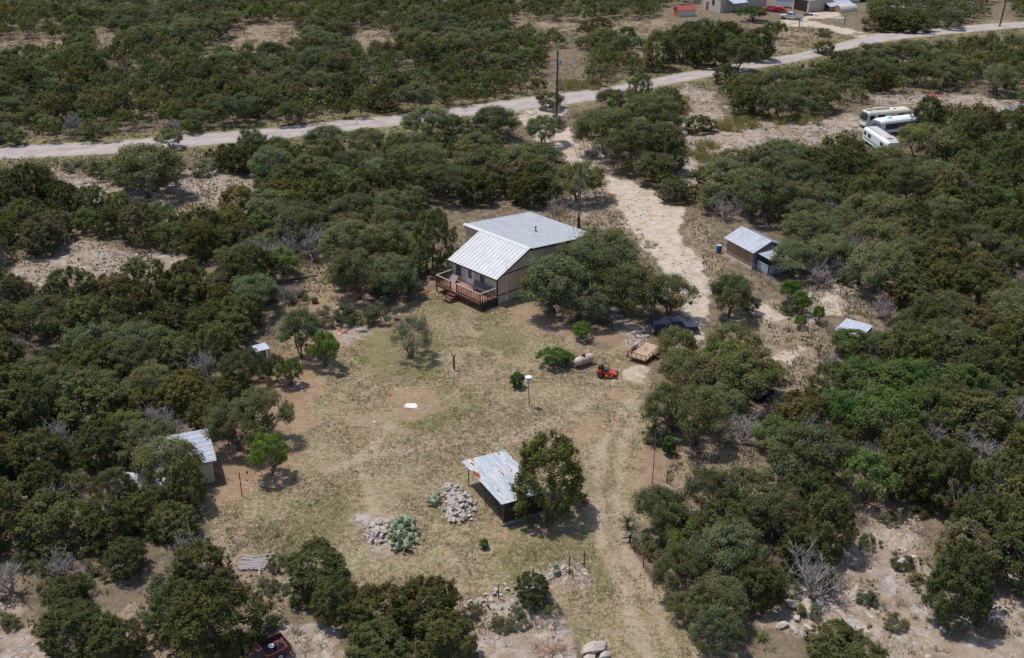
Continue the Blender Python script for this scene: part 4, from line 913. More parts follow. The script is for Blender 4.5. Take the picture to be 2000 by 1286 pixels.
wire_fence('chain_link_fence', 'grey chain link fence enclosing the garden below the plank shed', [(1468, 531), (1503, 557), (1545, 590), (1640, 668)], 1.0, 'fence_steel', 3, .35, 'fence_steel')
wire_fence('chain_link_fence', 'grey chain link fence along the thicket behind the four young trees', [(1590, 548), (1640, 578), (1700, 630)], 1.0, 'fence_steel', 3, .35, 'fence_steel')
wire_fence('rusty_rail_fence', 'rusty rail and wire fence sloping beside the track in the lower right', [(1234, 1072), (1256, 1108), (1276, 1150)], .95, 'rusty_steel', 3, .3, 'rusty_steel')
wire_fence('wire_fence', 'thin wire fence with steel posts running up beside the dense dark bush', [(1274, 945), (1278, 880)], 1.7, 'rusty_steel', 4)
for u, v, h, s in ((1112, 1120, 1.3, 'left of the two bare steel posts at the end of the stone row'), (1141, 1108, 1.3, 'right of the two bare steel posts at the end of the stone row'), (974, 1170, 1.05, 'thin steel post standing in the middle of the stone row'),
                   (1302, 945, 1.1, 'short steel post right of the wire fence'), (473, 970, 2.0, 'thin weathered post with a fork near the left tin shed'), (1300, 660, 1.4, 'dark steel post beside the stepping stones'), (1600, 700, 1.4, 'thin post in the sandy garden')):
    g_ = G(u, v); o = thing('steel_post', s, 'post', (g_[0], g_[1], 0)); part('shaft', MB().tube([(0, 0, -.2), (0, 0, h)], .04, 6), 'rusty_steel', o); part('cap', MB().tube([(0, 0, h - .02), (.0, 0, h + .04)], .055, 6), 'rusty_steel', o)

# ------------------------------------------------------------------ tin shelters
pa, pb = G(915.6, 951.2), G(982.3, 1026.4)
ca = frame(None, pa, pb); CL = math.hypot(*(pb - pa)[:2])
cp = thing('carport', 'open tin carport with a rust streaked roof half under a cedar', 'carport', (pa[0], pa[1], 0), ca)
CWD = 3.25; zl, zr = 1.86, 1.72; rx0, rx1 = -.75, CL + .18
for j in range(2):
    a0, a1 = (rx0, (rx0 + rx1) / 2 + .06) if j == 0 else ((rx0 + rx1) / 2 - .06, rx1)
    for i in range(5):
        y0 = -.2 + i * .72; y1 = y0 + .735; dz = .03 * j + .004 * (i % 2) + .012 * rnd.random(); sl = lambda y: zl + (zr - zl) * y / CWD
        m = MB(); m.hexa([(a0, y0, sl(y0) + dz), (a1, y0, sl(y0) + dz), (a1, y1, sl(y1) + dz), (a0, y1, sl(y1) + dz)], [(a0, y0, sl(y0) + dz + .008), (a1, y0, sl(y0) + dz + .008), (a1, y1, sl(y1) + dz + .008), (a0, y1, sl(y1) + dz + .008)])
        for k in range(4):
            yy = y0 + .09 + k * .18; m.tube([(a0, yy, sl(yy) + dz + .006), (a1, yy, sl(yy) + dz + .006)], .016, 4, False)
        link('roof_sheet', m.mesh('roof_sheet', 'rusted_sheet'), cp)
for x in (0, CL / 2, CL):
    for y in (0.02, CWD - .1): link('post', MB().tube([(x, y, -.1), (x, y, 1.74 if y else 1.8)], .045, 6).mesh('post', 'rusty_steel'), cp)
for y in (.02, CWD - .1): link('roof_beam', MB().box(rx0 + .05, rx1 - .05, y - .03, y + .03, (zl if y < 1 else zr + .01) - .13, (zl if y < 1 else zr + .01) - .035).mesh('roof_beam', 'rusty_steel'), cp)
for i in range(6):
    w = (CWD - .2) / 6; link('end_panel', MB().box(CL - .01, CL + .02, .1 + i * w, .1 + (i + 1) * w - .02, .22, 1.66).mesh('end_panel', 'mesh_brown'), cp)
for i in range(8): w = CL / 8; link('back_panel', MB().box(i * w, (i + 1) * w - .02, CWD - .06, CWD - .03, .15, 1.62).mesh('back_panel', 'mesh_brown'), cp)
part('sill_beam', MB().box(CL + .03, CL + .16, -.1, CWD, .0, .16), 'grey_wood', cp)
g_ = G(1059, 1011); bl = thing('pale_ball', 'pale round float lying at the foot of the carport cedar', 'float', (g_[0], g_[1], .22)); part('shell', MB().lathe([(.02, -.2), (.14, -.16), (.2, 0), (.14, .16), (.02, .2)], 12), 'concrete', bl, smooth=True)

ls = thing('tin_shed', 'tan walled shed with a pale tin roof under oaks at the left of the lawn', 'shed', (-22.0, 66.25, 0), math.atan2(.37, .93))
# local -x runs left along the front wall, +y runs back
LW, LD = 3.9, 4.1
part('wall', MB().box(-LW, 0, .02, LD, -.1, 1.9), 'tan_siding', ls)
for i in range(5): link('siding_panel', MB().box(-LW + i * .78, -LW + (i + 1) * .78 - .015, -.01, .018, .0, 1.88).mesh('siding_panel', 'tan_siding'), ls)
for i in range(7):
    y0 = -.2 + i * .64
    m = MB(); z0, z1 = 1.93 + .03 * i, 1.93 + .03 * (i + 1)
    m.hexa([(-LW - .3, y0, z0 - .02), (.28, y0, z0 - .02), (.28, y0 + .63, z1 - .02), (-LW - .3, y0 + .63, z1 - .02)], [(-LW - .3, y0, z0), (.28, y0, z0), (.28, y0 + .63, z1), (-LW - .3, y0 + .63, z1)])
    for k in (.1, .3, .5): m.box(-LW - .29, .27, y0 + k, y0 + k + .05, z0 + .01, z0 + .045)
    link('roof_sheet', m.mesh('roof_sheet', 'pale_metal'), ls)
part('fascia', MB().box(-LW - .3, .28, -.235, -.205, 1.78, 1.92).box(.285, .31, -.2, LD + .2, 1.85, 1.98), 'weathered_plank', ls)
part('door_opening', MB().box(-2.6, -1.7, -.03, -.011, .0, 1.7), 'weathered_plank', ls)

def slab_roof_shelter(name, label, c, rz, L, W, h, mat, n, slope=.15, strip=None):
    e = thing(name, label, 'shelter', (c[0], c[1], 0), rz)
    for x in (-L / 2 + .1, L / 2 - .1):
        for y in (-W / 2 + .1, W / 2 - .1): link('post', MB().box(x - .05, x + .05, y - .05, y + .05, -.1, h - .06 + (slope * (y / W + .5))).mesh('post', 'weathered_plank'), e)
    for i in range(n):
        w = L / n; m = mat if not (strip and i == n - 1) else strip
        link('roof_sheet', ribbed(MB(), -L / 2 + i * w, -L / 2 + (i + 1) * w - .006, (-W / 2, h), (W / 2, h + slope), (w * .3, w * .7), rh=.02, rw=.03).mesh('roof_sheet', m), e)
    part('back_wall', MB().box(-L / 2 + .16, L / 2 - .16, W / 2 - .12, W / 2 - .08, 0, h - .05), 'weathered_plank', e)
    return e
slab_roof_shelter('tin_shelter', 'pale roofed shelter half hidden by leafy trees right of the sandy garden', G(1668, 640, 1.5), math.radians(-38), 2.6, 2.8, 1.4, 'pale_metal', 3)
slab_roof_shelter('tin_shelter', 'small tin roof peeping out of the trees left of the lawn', G(509, 678, 1.5), math.radians(35), 1.3, 1.1, 1.4, 'pale_metal', 2)
slab_roof_shelter('tin_shelter', 'low pale lean to with a rusty strip left of the tin shed', G(275, 942, 1.4), math.radians(-12), 4.4, 1.7, 1.35, 'pale_metal', 5)

# ------------------------------------------------------------------ vehicles
def wheel(parent, x, y, r, w, rim='grey_metal', z=None):
    z = r if z is None else z
    o = part('wheel', MB().lathe([(r * .62, y - w / 2), (r * .95, y - w / 2), (r, y - w * .35), (r, y + w * .35), (r * .95, y + w / 2), (r * .62, y + w / 2)], 18, 'y', (x, 0, z)), 'black_rubber', parent)
    part('rim', MB().lathe([(r * .25, y - w / 2 - .012), (r * .58, y - w / 2 - .004), (r * .6, y - w * .4), (r * .6, y + w * .4), (r * .58, y + w / 2 + .004), (r * .25, y + w / 2 + .012)], 14, 'y', (x, 0, z)), rim, o); return o
def pickup(label, loc, rz, mat, cat='pickup truck', scale=1.0, canopy=False, hood=None, name='pickup_truck', bed_load=False):
    e = thing(name, label, cat, loc, rz, scale=scale); W = .93
    b = MB()
    b.prism([(-2.7, .48), (-2.7, .98), (-.72, 1.02), (-.72, .48)], -W, -W + .07, 'y'); b.prism([(-2.7, .48), (-2.7, .98), (-.72, 1.02), (-.72, .48)], W - .07, W, 'y')
    b.box(-2.65, -.72, -W + .071, W - .071, .50, .58); b.box(-.79, -.72, -W + .071, W - .071, .58, 1.02)
    b.prism([(-.719, .42), (-.719, 1.04), (1.05, 1.06), (1.05, .42)], -W, W, 'y')
    part('body', b, mat, e)
    h = MB(); h.hexa([(1.052, -W, .45), (2.62, -W * .93, .48), (2.62, W * .93, .48), (1.052, W, .45)], [(1.052, -W * .95, 1.06), (2.52, -W * .86, .92), (2.52, W * .86, .92), (1.052, W * .95, 1.06)]); part('hood', h, hood or mat, e)
    cb = MB(); cb.hexa([(-.70, -W * .93, 1.045), (1.02, -W * .93, 1.065), (1.02, W * .93, 1.065), (-.70, W * .93, 1.045)], [(-.55, -W * .75, 1.68), (.45, -W * .75, 1.70), (.45, W * .75, 1.70), (-.55, W * .75, 1.68)]); ca_ = part('cab', cb, mat, e)
    def pane(q, nm='side_window'):
        n_ = (Vector(q[1]) - Vector(q[0])).cross(Vector(q[3]) - Vector(q[0])).normalized() * .012
        part(nm, MB().hexa([Vector(p) - n_ for p in q], [Vector(p) + n_ for p in q]), 'glass_dark', ca_)
    for s in (-1, 1):
        o = lambda x, f, z: (x, s * (W * (.93 - .18 * f) + .012), z)
        pane([o(-.48, .12, 1.13), o(.15, .12, 1.13), o(.15, .84, 1.6), o(-.42, .84, 1.6)]); pane([o(.22, .12, 1.14), (o(.84, .12, 1.14)), o(.46, .84, 1.6), o(.22, .84, 1.6)])
    pane([(.955, -W * .8, 1.14), (.955, W * .8, 1.14), (.53, W * .68, 1.63), (.53, -W * .68, 1.63)], 'windshield'); pane([(-.69, -W * .78, 1.15), (-.69, W * .78, 1.15), (-.585, W * .68, 1.6), (-.585, -W * .68, 1.6)], 'rear_window')
    part('tailgate', MB().box(-2.74, -2.68, -W + .08, W - .08, .58, .99), mat, e)
    part('bumper', MB().box(-2.86, -2.75, -W + .02, W - .02, .42, .56), 'grey_metal', e); part('bumper', MB().box(2.63, 2.76, -W * .92, W * .92, .40, .56), 'grey_metal', e)
    part('grille', MB().box(2.585, 2.64, -.45, .45, .60, .84), 'dark_steel', e)
    for s in (-1, 1): part('headlight', MB().box(2.57, 2.63, s * .74 - .16, s * .74 + .12, .66, .82), 'white_paint', e); part('tail_light', MB().box(-2.75, -2.705, s * .86 - .06, s * .86 + .06, .70, .95), 'red_paint', e)
    for x in (-1.75, 1.68):
        for s in (-1, 1): wheel(e, x, s * (W - .1), .38, .24)
    if canopy: part('bed_cover', MB().prism([(-2.66, 1.0), (-2.62, 1.5), (-.78, 1.56), (-.78, 1.03)], -W * .9, W * .9, 'y'), mat, e)
    if bed_load:
        part('tool_tray', MB().box(-1.5, -.9, -.6, .5, .60, .80), 'dark_steel', e)
    return e
g1, g2 = G(1524, 37), G(1563, 38.5)
mid = (g1 + g2) / 2
pickup('white extended cab pickup parked on the far driveway', (mid[0], mid[1] - .2, .02), math.atan2(2.6, -4.3), 'silver_paint')
pickup('dark navy pickup parked under the oaks beside the pale drive', (15.6, 91.7, 0), math.atan2(.25, 2.9) , 'navy_paint', scale=.82, canopy=True)
pickup('rusty old red pickup with an open bed at the bottom edge', (-15.0, 47.35, 0), math.radians(218), 'dull_red', scale=.78, hood='dull_red', bed_load=True)
tg = G(485, 1252, .6)
tr_ = thing('tyre', 'worn tyre lying in the bed of the old red pickup', 'tyre', (-14.1, 48.15, .50), 0); part('tread', MB().lathe([(.16, 0), (.27, .0), (.30, .05), (.30, .12), (.27, .17), (.16, .17)], 16), 'black_rubber', tr_); part('bead', MB().lathe([(.15, .172), (.19, .176), (.19, .172), (.15, .168)], 16), 'white_paint', tr_)
g_ = G(1524, 24)
def car(label, loc, rz, mat):
    e = thing('car', label, 'car', loc, rz)
    part('body', MB().prism([(-2.2, .3), (-2.25, .75), (-1.9, .92), (1.0, .95), (2.1, .8), (2.25, .6), (2.2, .3)], -.85, .85, 'y'), mat, e)
    c = part('cabin', MB().hexa([(-1.7, -.8, .93), (1.0, -.8, .955), (1.0, .8, .955), (-1.7, .8, .93)], [(-1.1, -.62, 1.38), (.3, -.62, 1.4), (.3, .62, 1.4), (-1.1, .62, 1.38)]), mat, e)
    part('windshield', MB().hexa([(1.0, -.7, .99), (1.03, -.7, .99), (1.03, .7, .99), (1.0, .7, .99)], [(.36, -.6, 1.36), (.39, -.6, 1.36), (.39, .6, 1.36), (.36, .6, 1.36)]), 'glass_dark', c)
    for s in (-1, 1): part('side_window', MB().hexa([(-1.3, s * .8 - .01, .99), (.7, s * .8 - .01, .99), (.7, s * .8 + .015, .99), (-1.3, s * .8 + .015, .99)], [(-1.0, s * .66 - .01, 1.34), (.2, s * .66 - .01, 1.34), (.2, s * .66 + .015, 1.34), (-1.0, s * .66 + .015, 1.34)]), 'glass_dark', c)
    for x in (-1.4, 1.4):
        for s in (-1, 1): wheel(e, x, s * .78, .31, .2)
    return e
car('bright red car parked behind the white pickup at the far homestead', (g_[0] - .8, g_[1], 0), math.radians(160), 'red_paint')
g_ = G(1500, 22); car('dull red car half hidden by green trees at the far homestead', (g_[0] + .5, g_[1], 0), math.radians(160), 'barn_red')

def motorhome(label, loc, rz, L, W, H, mat, roofmat, name='motorhome', nose=.35, units=(), stripes=False, shade_side=False):
    """x forward; loc is the middle of the front edge on the ground"""
    e = thing(name, label, 'motorhome' if name == 'motorhome' else 'travel trailer', loc, rz)
    prof = [(-W / 2, .45), (-W / 2, H - .35), (-W / 2 + .12, H - .12), (-W / 2 + .4, H), (W / 2 - .4, H), (W / 2 - .12, H - .12), (W / 2, H - .35), (W / 2, .45)]
    n = len(prof); b = MB(); secs = []
    for x, k, dz in ((-L, .9, .12), (-L + .25, 1, 0), (-nose * 1.3, 1, 0), (-nose * .4, .97, .12), (0, .9, nose)):
        secs.append([(x - (nose * .8 if (x == 0 and p[1] > H * .6) else 0), p[0] * k, p[1] - (dz if p[1] > H * .6 else 0)) for p in prof])
    vs = [p for s_ in secs for p in s_]; fs = []
    for i in range(len(secs) - 1):
        for k in range(n): fs.append((i * n + k, i * n + (k + 1) % n, (i + 1) * n + (k + 1) % n, (i + 1) * n + k))
    fs += [tuple(range(n))[::-1], tuple((len(secs) - 1) * n + k for k in range(n))]
    b.add(vs, fs); part('body', b, mat, e)
    part('roof', MB().box(-L + .2, -nose * 1.3, -W / 2 + .38, W / 2 - .38, H - .03, H + .02), roofmat, e)
    part('skirt', MB().box(-L + .1, -.3, -W / 2 + .05, W / 2 - .05, .25, .46), 'dark_steel', e)
    for s in (-1, 1):
        y = s * (W / 2 + .008)
        for a0, a1 in (((-.5 - .9, -.55), (-3.2, -2.0), (-L + 1.2, -L + 2.4)) if not shade_side else ((-L + .5, -1.2),)):
            z0, z1 = (H * .52, H - .55) if not shade_side else (H * .40, H - .55)  # else: one long dark strip paints in the windows and the side's shade
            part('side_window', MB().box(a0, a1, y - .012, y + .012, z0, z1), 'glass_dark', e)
        if stripes: part('stripe', MB().box(-L + .1, -.7, y - .009, y + .009, H * .36, H * .40), 'navy_paint', e)
    if name == 'motorhome':
        q = [(-.11, -W * .40, H * .48), (-.11, W * .40, H * .48), (-nose * .95, W * .38, H - nose * .72), (-nose * .95, -W * .38, H - nose * .72)]
        q = [(x + .06, y, z) for x, y, z in q]
        part('windshield', MB().hexa(q, [(x + .025, y, z + .02) for x, y, z in q]), 'glass_dark', e)
        part('bumper', MB().box(-.05, .12, -W * .44, W * .44, .35, .55), 'grey_metal', e)
        for s in (-1, 1): part('headlight', MB().box(-.02, .03, s * W * .36 - .12, s * W * .36 + .12, .75, .92), 'white_paint', e)
    else: part('front_window', MB().box(-.02, .02, -.5, .5, H * .5, H * .66), 'glass_dark', e)
    for x, y, lx, ly, h, m in units:
        part('roof_unit', MB().hexa([(x - lx / 2, y - ly / 2, H + .02), (x + lx / 2, y - ly / 2, H + .02), (x + lx / 2, y + ly / 2, H + .02), (x - lx / 2, y + ly / 2, H + .02)],
             [(x - lx / 2 + .06, y - ly / 2 + .06, H + h), (x + lx / 2 - .06, y - ly / 2 + .06, H + h), (x + lx / 2 - .06, y + ly / 2 - .06, H + h), (x - lx / 2 + .06, y + ly / 2 - .06, H + h)]), m, e)
    for x in (-1.3, -L + 2.0):
        for s in (-1, 1): wheel(e, x, s * (W / 2 - .12), .36, .22)
    return e
motorhome('cream motorhome with a dark windshield and boxes on its roof', (55.45, 166.2, 0), math.atan2(-.276, -.961), 8.0, 2.25, 2.65, 'cream_paint', 'cream_paint', nose=.45,
          units=((-1.0, -.1, .9, .9, .24, 'grey_metal'), (-2.7, -.15, 2.0, .85, .30, 'beige_wall'), (-4.1, -.1, .8, .8, .22, 'grey_metal'), (-5.4, .3, .3, .3, .12, 'dark_steel')))
motorhome('white motorhome with a long dark strip standing for windows and shade, parked in the middle', (55.9, 161.7, 0), math.atan2(-.36, -.93), 8.0, 2.3, 2.4, 'rv_white', 'rv_white', nose=.8, units=((-2.6, -.1, .9, .75, .24, 'rv_white'),), shade_side=True)
motorhome('white travel trailer with a grey roof, nearest of the three parked together', (54.3, 158.4, 0), math.radians(95), 9.0, 2.4, 2.35, 'rv_white', 'rv_grey', name='travel_trailer', nose=.35, stripes=True, units=((-7.3, .2, .9, .9, .22, 'beige_wall'), (-3.0, .75, 5.0, .05, .05, 'dark_steel'), (-3.0, -.75, 5.0, .05, .05, 'dark_steel')))

# utility trailer, lawn mower, black cart
ta, tb_, tc = G(1227, 695, .4), G(1257, 707, .4), G(1270, 665, .4)
tz = math.atan2(*( (G(1275, 692, .4) - G(1257, 707, .4))[1::-1] ))
tz = math.atan2(1.5, .98)
ut = thing('utility_trailer', 'flat utility trailer with a plank bed and rusty rail sides at the lawn edge', 'trailer', (11.2, 85.25, 0), tz)
# local x runs forward from the tailgate, y from -0.9 to 0.9
for i in range(9): y = -.86 + i * .192; link('bed_plank', MB().box(.02, 3.4, y, y + .18, .44, .48 + .008 * rnd.random()).mesh('bed_plank', 'deck_wood_pale' if 'deck_wood_pale' in MATS else simple('deck_wood_pale', (.44, .33, .22), .9, 0, .2, 2, (.33, .24, .16), stretch=(.3, 2, 1))), ut)
for s in (-1, 1):
    part('side_rail', MB().box(0, 3.42, s * .92 - .03, s * .92 + .03, .36, .46).box(0, 3.42, s * .92 - .025, s * .92 + .025, .80, .85), 'rusty_steel', ut)
    for i in range(6): part('rail_post', MB().box(.02 + i * .67, .07 + i * .67, s * .92 - .024, s * .92 + .024, .46, .80), 'rusty_steel', ut)
    w_ = wheel(ut, 1.75, s * 1.12, .31, .2); part('fender', MB().prism([(1.35, .52), (1.45, .68), (2.05, .68), (2.15, .52), (2.08, .52), (2.0, .64), (1.5, .64), (1.42, .52)], s * 1.12 - .13, s * 1.12 + .13, 'y'), 'rusty_steel', ut)
tgm = MB().box(-.05, -.01, -.95, .95, .36, .42).box(-.05, -.01, -.95, .95, .95, 1.0); tgo = part('tailgate', tgm, 'rusty_steel', ut)
for i in range(5): part('tailgate_bar', MB().box(-.045, -.015, -.95 + i * .465, -.91 + i * .465, .42, .95), 'rusty_steel', tgo)
for i in range(12): part('mesh_wire', MB().box(-.034, -.026, -.93, .93, .46 + i * .04, .467 + i * .04), 'rusty_steel', tgo)
part('tongue', MB().hexa([(3.42, -.5, .38), (4.7, -.04, .38), (4.7, .04, .38), (3.42, .5, .38)], [(3.42, -.44, .46), (4.7, -.04, .46), (4.7, .04, .46), (3.42, .44, .46)]), 'rusty_steel', ut)
mg = G(1187, 737)
mo = thing('lawn_mower', 'orange zero turn riding mower on the dry grass by the trailer', 'mower', (mg[0] - .05, mg[1] + .3, 0), math.radians(-8))
part('chassis', MB().prism([(-.8, .28), (-.82, .48), (-.45, .56), (.1, .46), (.85, .36), (.85, .26)], -.34, .34, 'y'), 'orange_paint', mo)
part('rear_cowl', MB().hexa([(-.92, -.46, .30), (-.5, -.50, .30), (-.5, .50, .30), (-.92, .46, .30)], [(-.88, -.40, .62), (-.5, -.46, .66), (-.5, .46, .66), (-.88, .40, .62)]), 'orange_paint', mo)
part('engine', MB().box(-.80, -.38, -.24, .24, .665, .92).lathe([(.16, .92), (.17, .98), (.05, 1.02)], 12, c=(-.6, 0, 0)), 'dark_steel', mo)
part('cutting_deck', MB().hexa([(-.18, -.66, .12), (.62, -.62, .12), (.62, .62, .12), (-.18, .66, .12)], [(-.14, -.60, .30), (.55, -.55, .30), (.55, .55, .30), (-.14, .60, .30)]), 'orange_paint', mo)
part('deck_cover', MB().lathe([(.17, .302), (.16, .36), (.05, .38)], 12, c=(.2, .42, 0)).lathe([(.17, .302), (.16, .36), (.05, .38)], 12, c=(.2, -.42, 0)), 'dark_steel', mo)
se = part('seat', MB().box(-.35, .1, -.25, .25, .57, .68), 'dark_fabric', mo); part('backrest', MB().hexa([(-.38, -.25, .70), (-.28, -.25, .70), (-.28, .25, .70), (-.38, .25, .70)], [(-.50, -.22, 1.12), (-.41, -.22, 1.12), (-.41, .22, 1.12), (-.50, .22, 1.12)]), 'dark_fabric', se)
for s in (-1, 1):
    wheel(mo, -.52, s * .52, .27, .22, 'orange_paint'); wheel(mo, .86, s * .48, .14, .1, 'grey_metal')
    part('caster_arm', MB().tube([(.55, s * .3, .36), (.86, s * .48, .36), (.86, s * .48, .2)], .03, 6), 'orange_paint', mo)
    part('control_lever', MB().tube([(.12, s * .34, .5), (.2, s * .32, .95), (.12, s * .08, 1.0)], .018, 6), 'dark_steel', mo)
    part('roll_bar', MB().tube([(-.44, s * .36, .5), (-.48, s * .36, 1.05), (-.40, s * .33, 1.3)], .024, 6), 'orange_paint', mo)
ct = thing('garden_cart', 'small black box trailer under the oak on the right', 'cart', (21.15, 78.85, 0), math.atan2(1.0, 1.35))
for q in ((-.95, .95, -.55, -.52), (-.95, .95, .52, .55)): part('side_panel', MB().box(*q, .3, .62), 'dark_steel', ct)
for q in ((-.95, -.92, -.519, .519), (.92, .95, -.519, .519)): part('end_panel', MB().box(*q, .3, .62), 'dark_steel', ct)
part('floor', MB().box(-.919, .919, -.519, .519, .32, .36), 'rail_wood', ct); part('tongue', MB().box(.951, 1.7, -.04, .04, .3, .36), 'dark_steel', ct)
for s in (-1, 1): wheel(ct, -.1, s * .66, .26, .16)

# propane tank, bird house, clothes line post
q1, q2 = G(1126, 712, .45), G(1154, 699, .45)
pt = thing('propane_tank', 'weathered cream propane tank with a maroon dome lid on the lawn', 'tank', ((q1 + q2)[0] / 2, (q1 + q2)[1] / 2, 0), math.atan2((q2 - q1)[1] * .75, (q2 - q1)[0]))
hl = .78; rr_ = .40
part('shell', MB().lathe([(.03, -hl - .30), (.2, -hl - .26), (.33, -hl - .14), (rr_, -hl + .06), (rr_ + .004, 0), (rr_, hl - .06), (.33, hl + .14), (.2, hl + .26), (.03, hl + .30)], 20, 'x', (0, 0, .60)), 'tank_paint', pt, smooth=True)
for x in (-.32, .40): part('band', MB().lathe([(rr_ + .003, x - .02), (rr_ + .014, x - .015), (rr_ + .014, x + .015), (rr_ + .003, x + .02)], 20, 'x', (0, 0, .60)), 'rusty_steel', pt)
part('valve_dome', MB().lathe([(.19, .96), (.19, 1.06), (.17, 1.15), (.10, 1.20), (.02, 1.21)], 14, c=(-.05, 0, 0)), 'maroon', pt, smooth=True)
for x in (-.6, .6):
    for s in (-1, 1): part('foot', MB().box(x - .05, x + .05, s * .2 - .04, s * .2 + .04, -.03, .32), 'rusty_steel', pt)
bg = G(1034, 793); bh_ = 2.45
bh = thing('bird_house', 'white six sided bird house on a tall thin pole in the lawn', 'bird house', (bg[0], bg[1], 0))
part('pole', MB().tube([(0, 0, -.2), (-.10, 0, bh_)], .032, 8), 'rusty_steel', bh)
hx = lambda r, z: [(r * math.cos(k * math.pi / 3 + .3) - .1, r * math.sin(k * math.pi / 3 + .3), z) for k in range(6)]
def hexs(r0, z0, r1, z1):
    b = MB(); b.add(hx(r0, z0) + hx(r1, z1), [tuple(range(6))[::-1], tuple(range(6, 12))] + [(k, (k + 1) % 6, 6 + (k + 1) % 6, 6 + k) for k in range(6)]); return b
part('house_body', hexs(.21, bh_, .24, bh_ + .28), 'pale_blue_paint', bh); part('house_roof', hexs(.32, bh_ + .283, .27, bh_ + .33), 'white_paint', bh); part('floor_plate', hexs(.29, bh_ - .04, .29, bh_ - .003), 'white_paint', bh)
for k in range(6): w = k * math.pi / 3 + .3 + math.pi / 6; part('entry_hole', MB().lathe([(.035, 0), (.035, .02)], 10, c=(0, 0, 0)), 'dark_trim', bh).matrix_local = Matrix.Translation((-.1 + .188 * math.cos(w), .188 * math.sin(w), bh_ + .15)) @ Matrix.Rotation(w, 4, 'Z') @ Matrix.Rotation(math.pi / 2, 4, 'Y')
yg = G(887, 724)
yp = thing('yard_post', 'rusty waist high post with a forked top on the lawn', 'post', (yg[0], yg[1], 0))
part('shaft', MB().tube([(0, 0, -.1), (0, 0, 1.4)], .085, 8), 'pole_wood', yp); part('base', MB().lathe([(.24, -.05), (.2, .06), (.1, .1)], 9), 'limestone', yp)
for s in (-1, 1): part('fork_arm', MB().tube([(0, 0, 1.38), (s * .14, 0, 1.5), (s * .16, 0, 1.66)], .04, 6), 'pole_wood', yp)

# ------------------------------------------------------------------ power poles, lines, markers
def pole(label, u, vb, h, lean=0.0, transformer=False, arm=False, box=False):
    g_ = G(u, vb); e = thing('utility_pole', label, 'utility pole', (g_[0], g_[1], 0)); e.rotation_euler = (0, lean, 0)
    part('mast', MB().tube([(0, 0, -.3), (0, 0, h)], [.19, .13], 10), 'pole_wood', e)
    if transformer:
        o = part('transformer', MB().lathe([(.05, h - 2.5), (.24, h - 2.45), (.25, h - 1.75), (.2, h - 1.6), (.05, h - 1.55)], 14, c=(.42, -.05, 0)), 'grey_metal', e)
        part('bushing', MB().tube([(.42, -.05, h - 1.55), (.46, -.05, h - 1.3)], .05, 6), 'white_paint', o)
        part('bracket', MB().box(.1, .2, -.09, -.01, h - 2.2, h - 1.9), 'grey_metal', e)
        part('standoff_arm', MB().tube([(0, 0, h - .55), (.75, 0, h - .45)], .035, 6), 'grey_metal', e); part('insulator', MB().lathe([(.03, h - .45), (.08, h - .4), (.03, h - .3), (.07, h - .22), (.02, h - .15)], 8, c=(.75, 0, 0)), 'white_paint', e)
        part('insulator', MB().lathe([(.03, h), (.08, h + .05), (.03, h + .12), (.06, h + .2)], 8), 'white_paint', e)
    if box: part('meter_box', MB().box(-.14, .14, -.3, -.12, 1.5, 2.2), 'grey_metal', e); part('conduit', MB().tube([(0, -.17, 2.2), (0, -.14, h - .5)], .03, 6), 'grey_metal', e)
    return Vector((g_[0] + math.tan(lean) * h, g_[1], h))
pk1 = pole('tall wooden utility pole with a grey transformer by the drive entrance', 1087, 227, 10.7, transformer=True)
pk2 = pole('thin dark service pole with a meter box behind the house', 1130, 446, 7.4, box=True)
pk3 = pole('leaning wooden utility pole in the top right corner', 1952, 53, 10.5, lean=.06)
def cable(label, a, b, sag, r=.03, mat='dark_steel'):
    a, b = Vector(a), Vector(b); pts = []
    for i in range(13): f = i / 12; p = a.lerp(b, f); p.z -= sag * 4 * f * (1 - f); pts.append(p - a)
    o = tag(link('power_line', MB().tube(pts, r, 5).mesh('power_line', mat), None, a), label, 'cable')
L0 = Vector((-105, 160, 9.5))
cable('upper power line running left above the road from the tall pole', pk1 + Vector((0, 0, .2)), L0, 1.2); cable('lower power line running left above the road from the tall pole', pk1 + Vector((0, 0, -1.6)), L0 + Vector((0, 0, -1.5)), 1.4)
cable('power line between the tall pole and the leaning corner pole', pk1 + Vector((0, 0, .2)), pk3, 2.0); cable('service cable from the tall pole to the thin pole behind the house', pk1 + Vector((0, -.1, -1.6)), pk2, .8); cable('short service cable from the thin pole to the house roof', pk2 + Vector((0, 0, -.5)), hloc(-1, 12, 4.6), .2)
gm_ = G(1125, 268); ye = thing('marker_pole', 'leaning yellow guy wire guard beside the drive entrance', 'marker', (gm_[0], gm_[1], 0)); part('guard', MB().tube([(0, 0, -.1), (-.55, .1, 2.3)], .07, 8), 'yellow_plastic', ye); part('anchor_rod', MB().tube([(.06, 0, -.3), (0, 0, .1)], .025, 6), 'dark_steel', ye); part('guy_wire', MB().tube([(-.55, .1, 2.3), tuple(pk1 - Vector((gm_[0], gm_[1], 1.0)))], .012, 4), 'grey_metal', ye)
gm_ = G(362, 254); ro = thing('road_marker', 'thin pale marker post beside the left stretch of road', 'marker', (gm_[0], gm_[1], 0)); part('post', MB().tube([(0, 0, -.1), (.12, 0, 1.9)], .045, 6), 'white_paint', ro); part('cap', MB().tube([(.12, 0, 1.9), (.125, 0, 2.0)], .055, 6), 'yellow_plastic', ro)

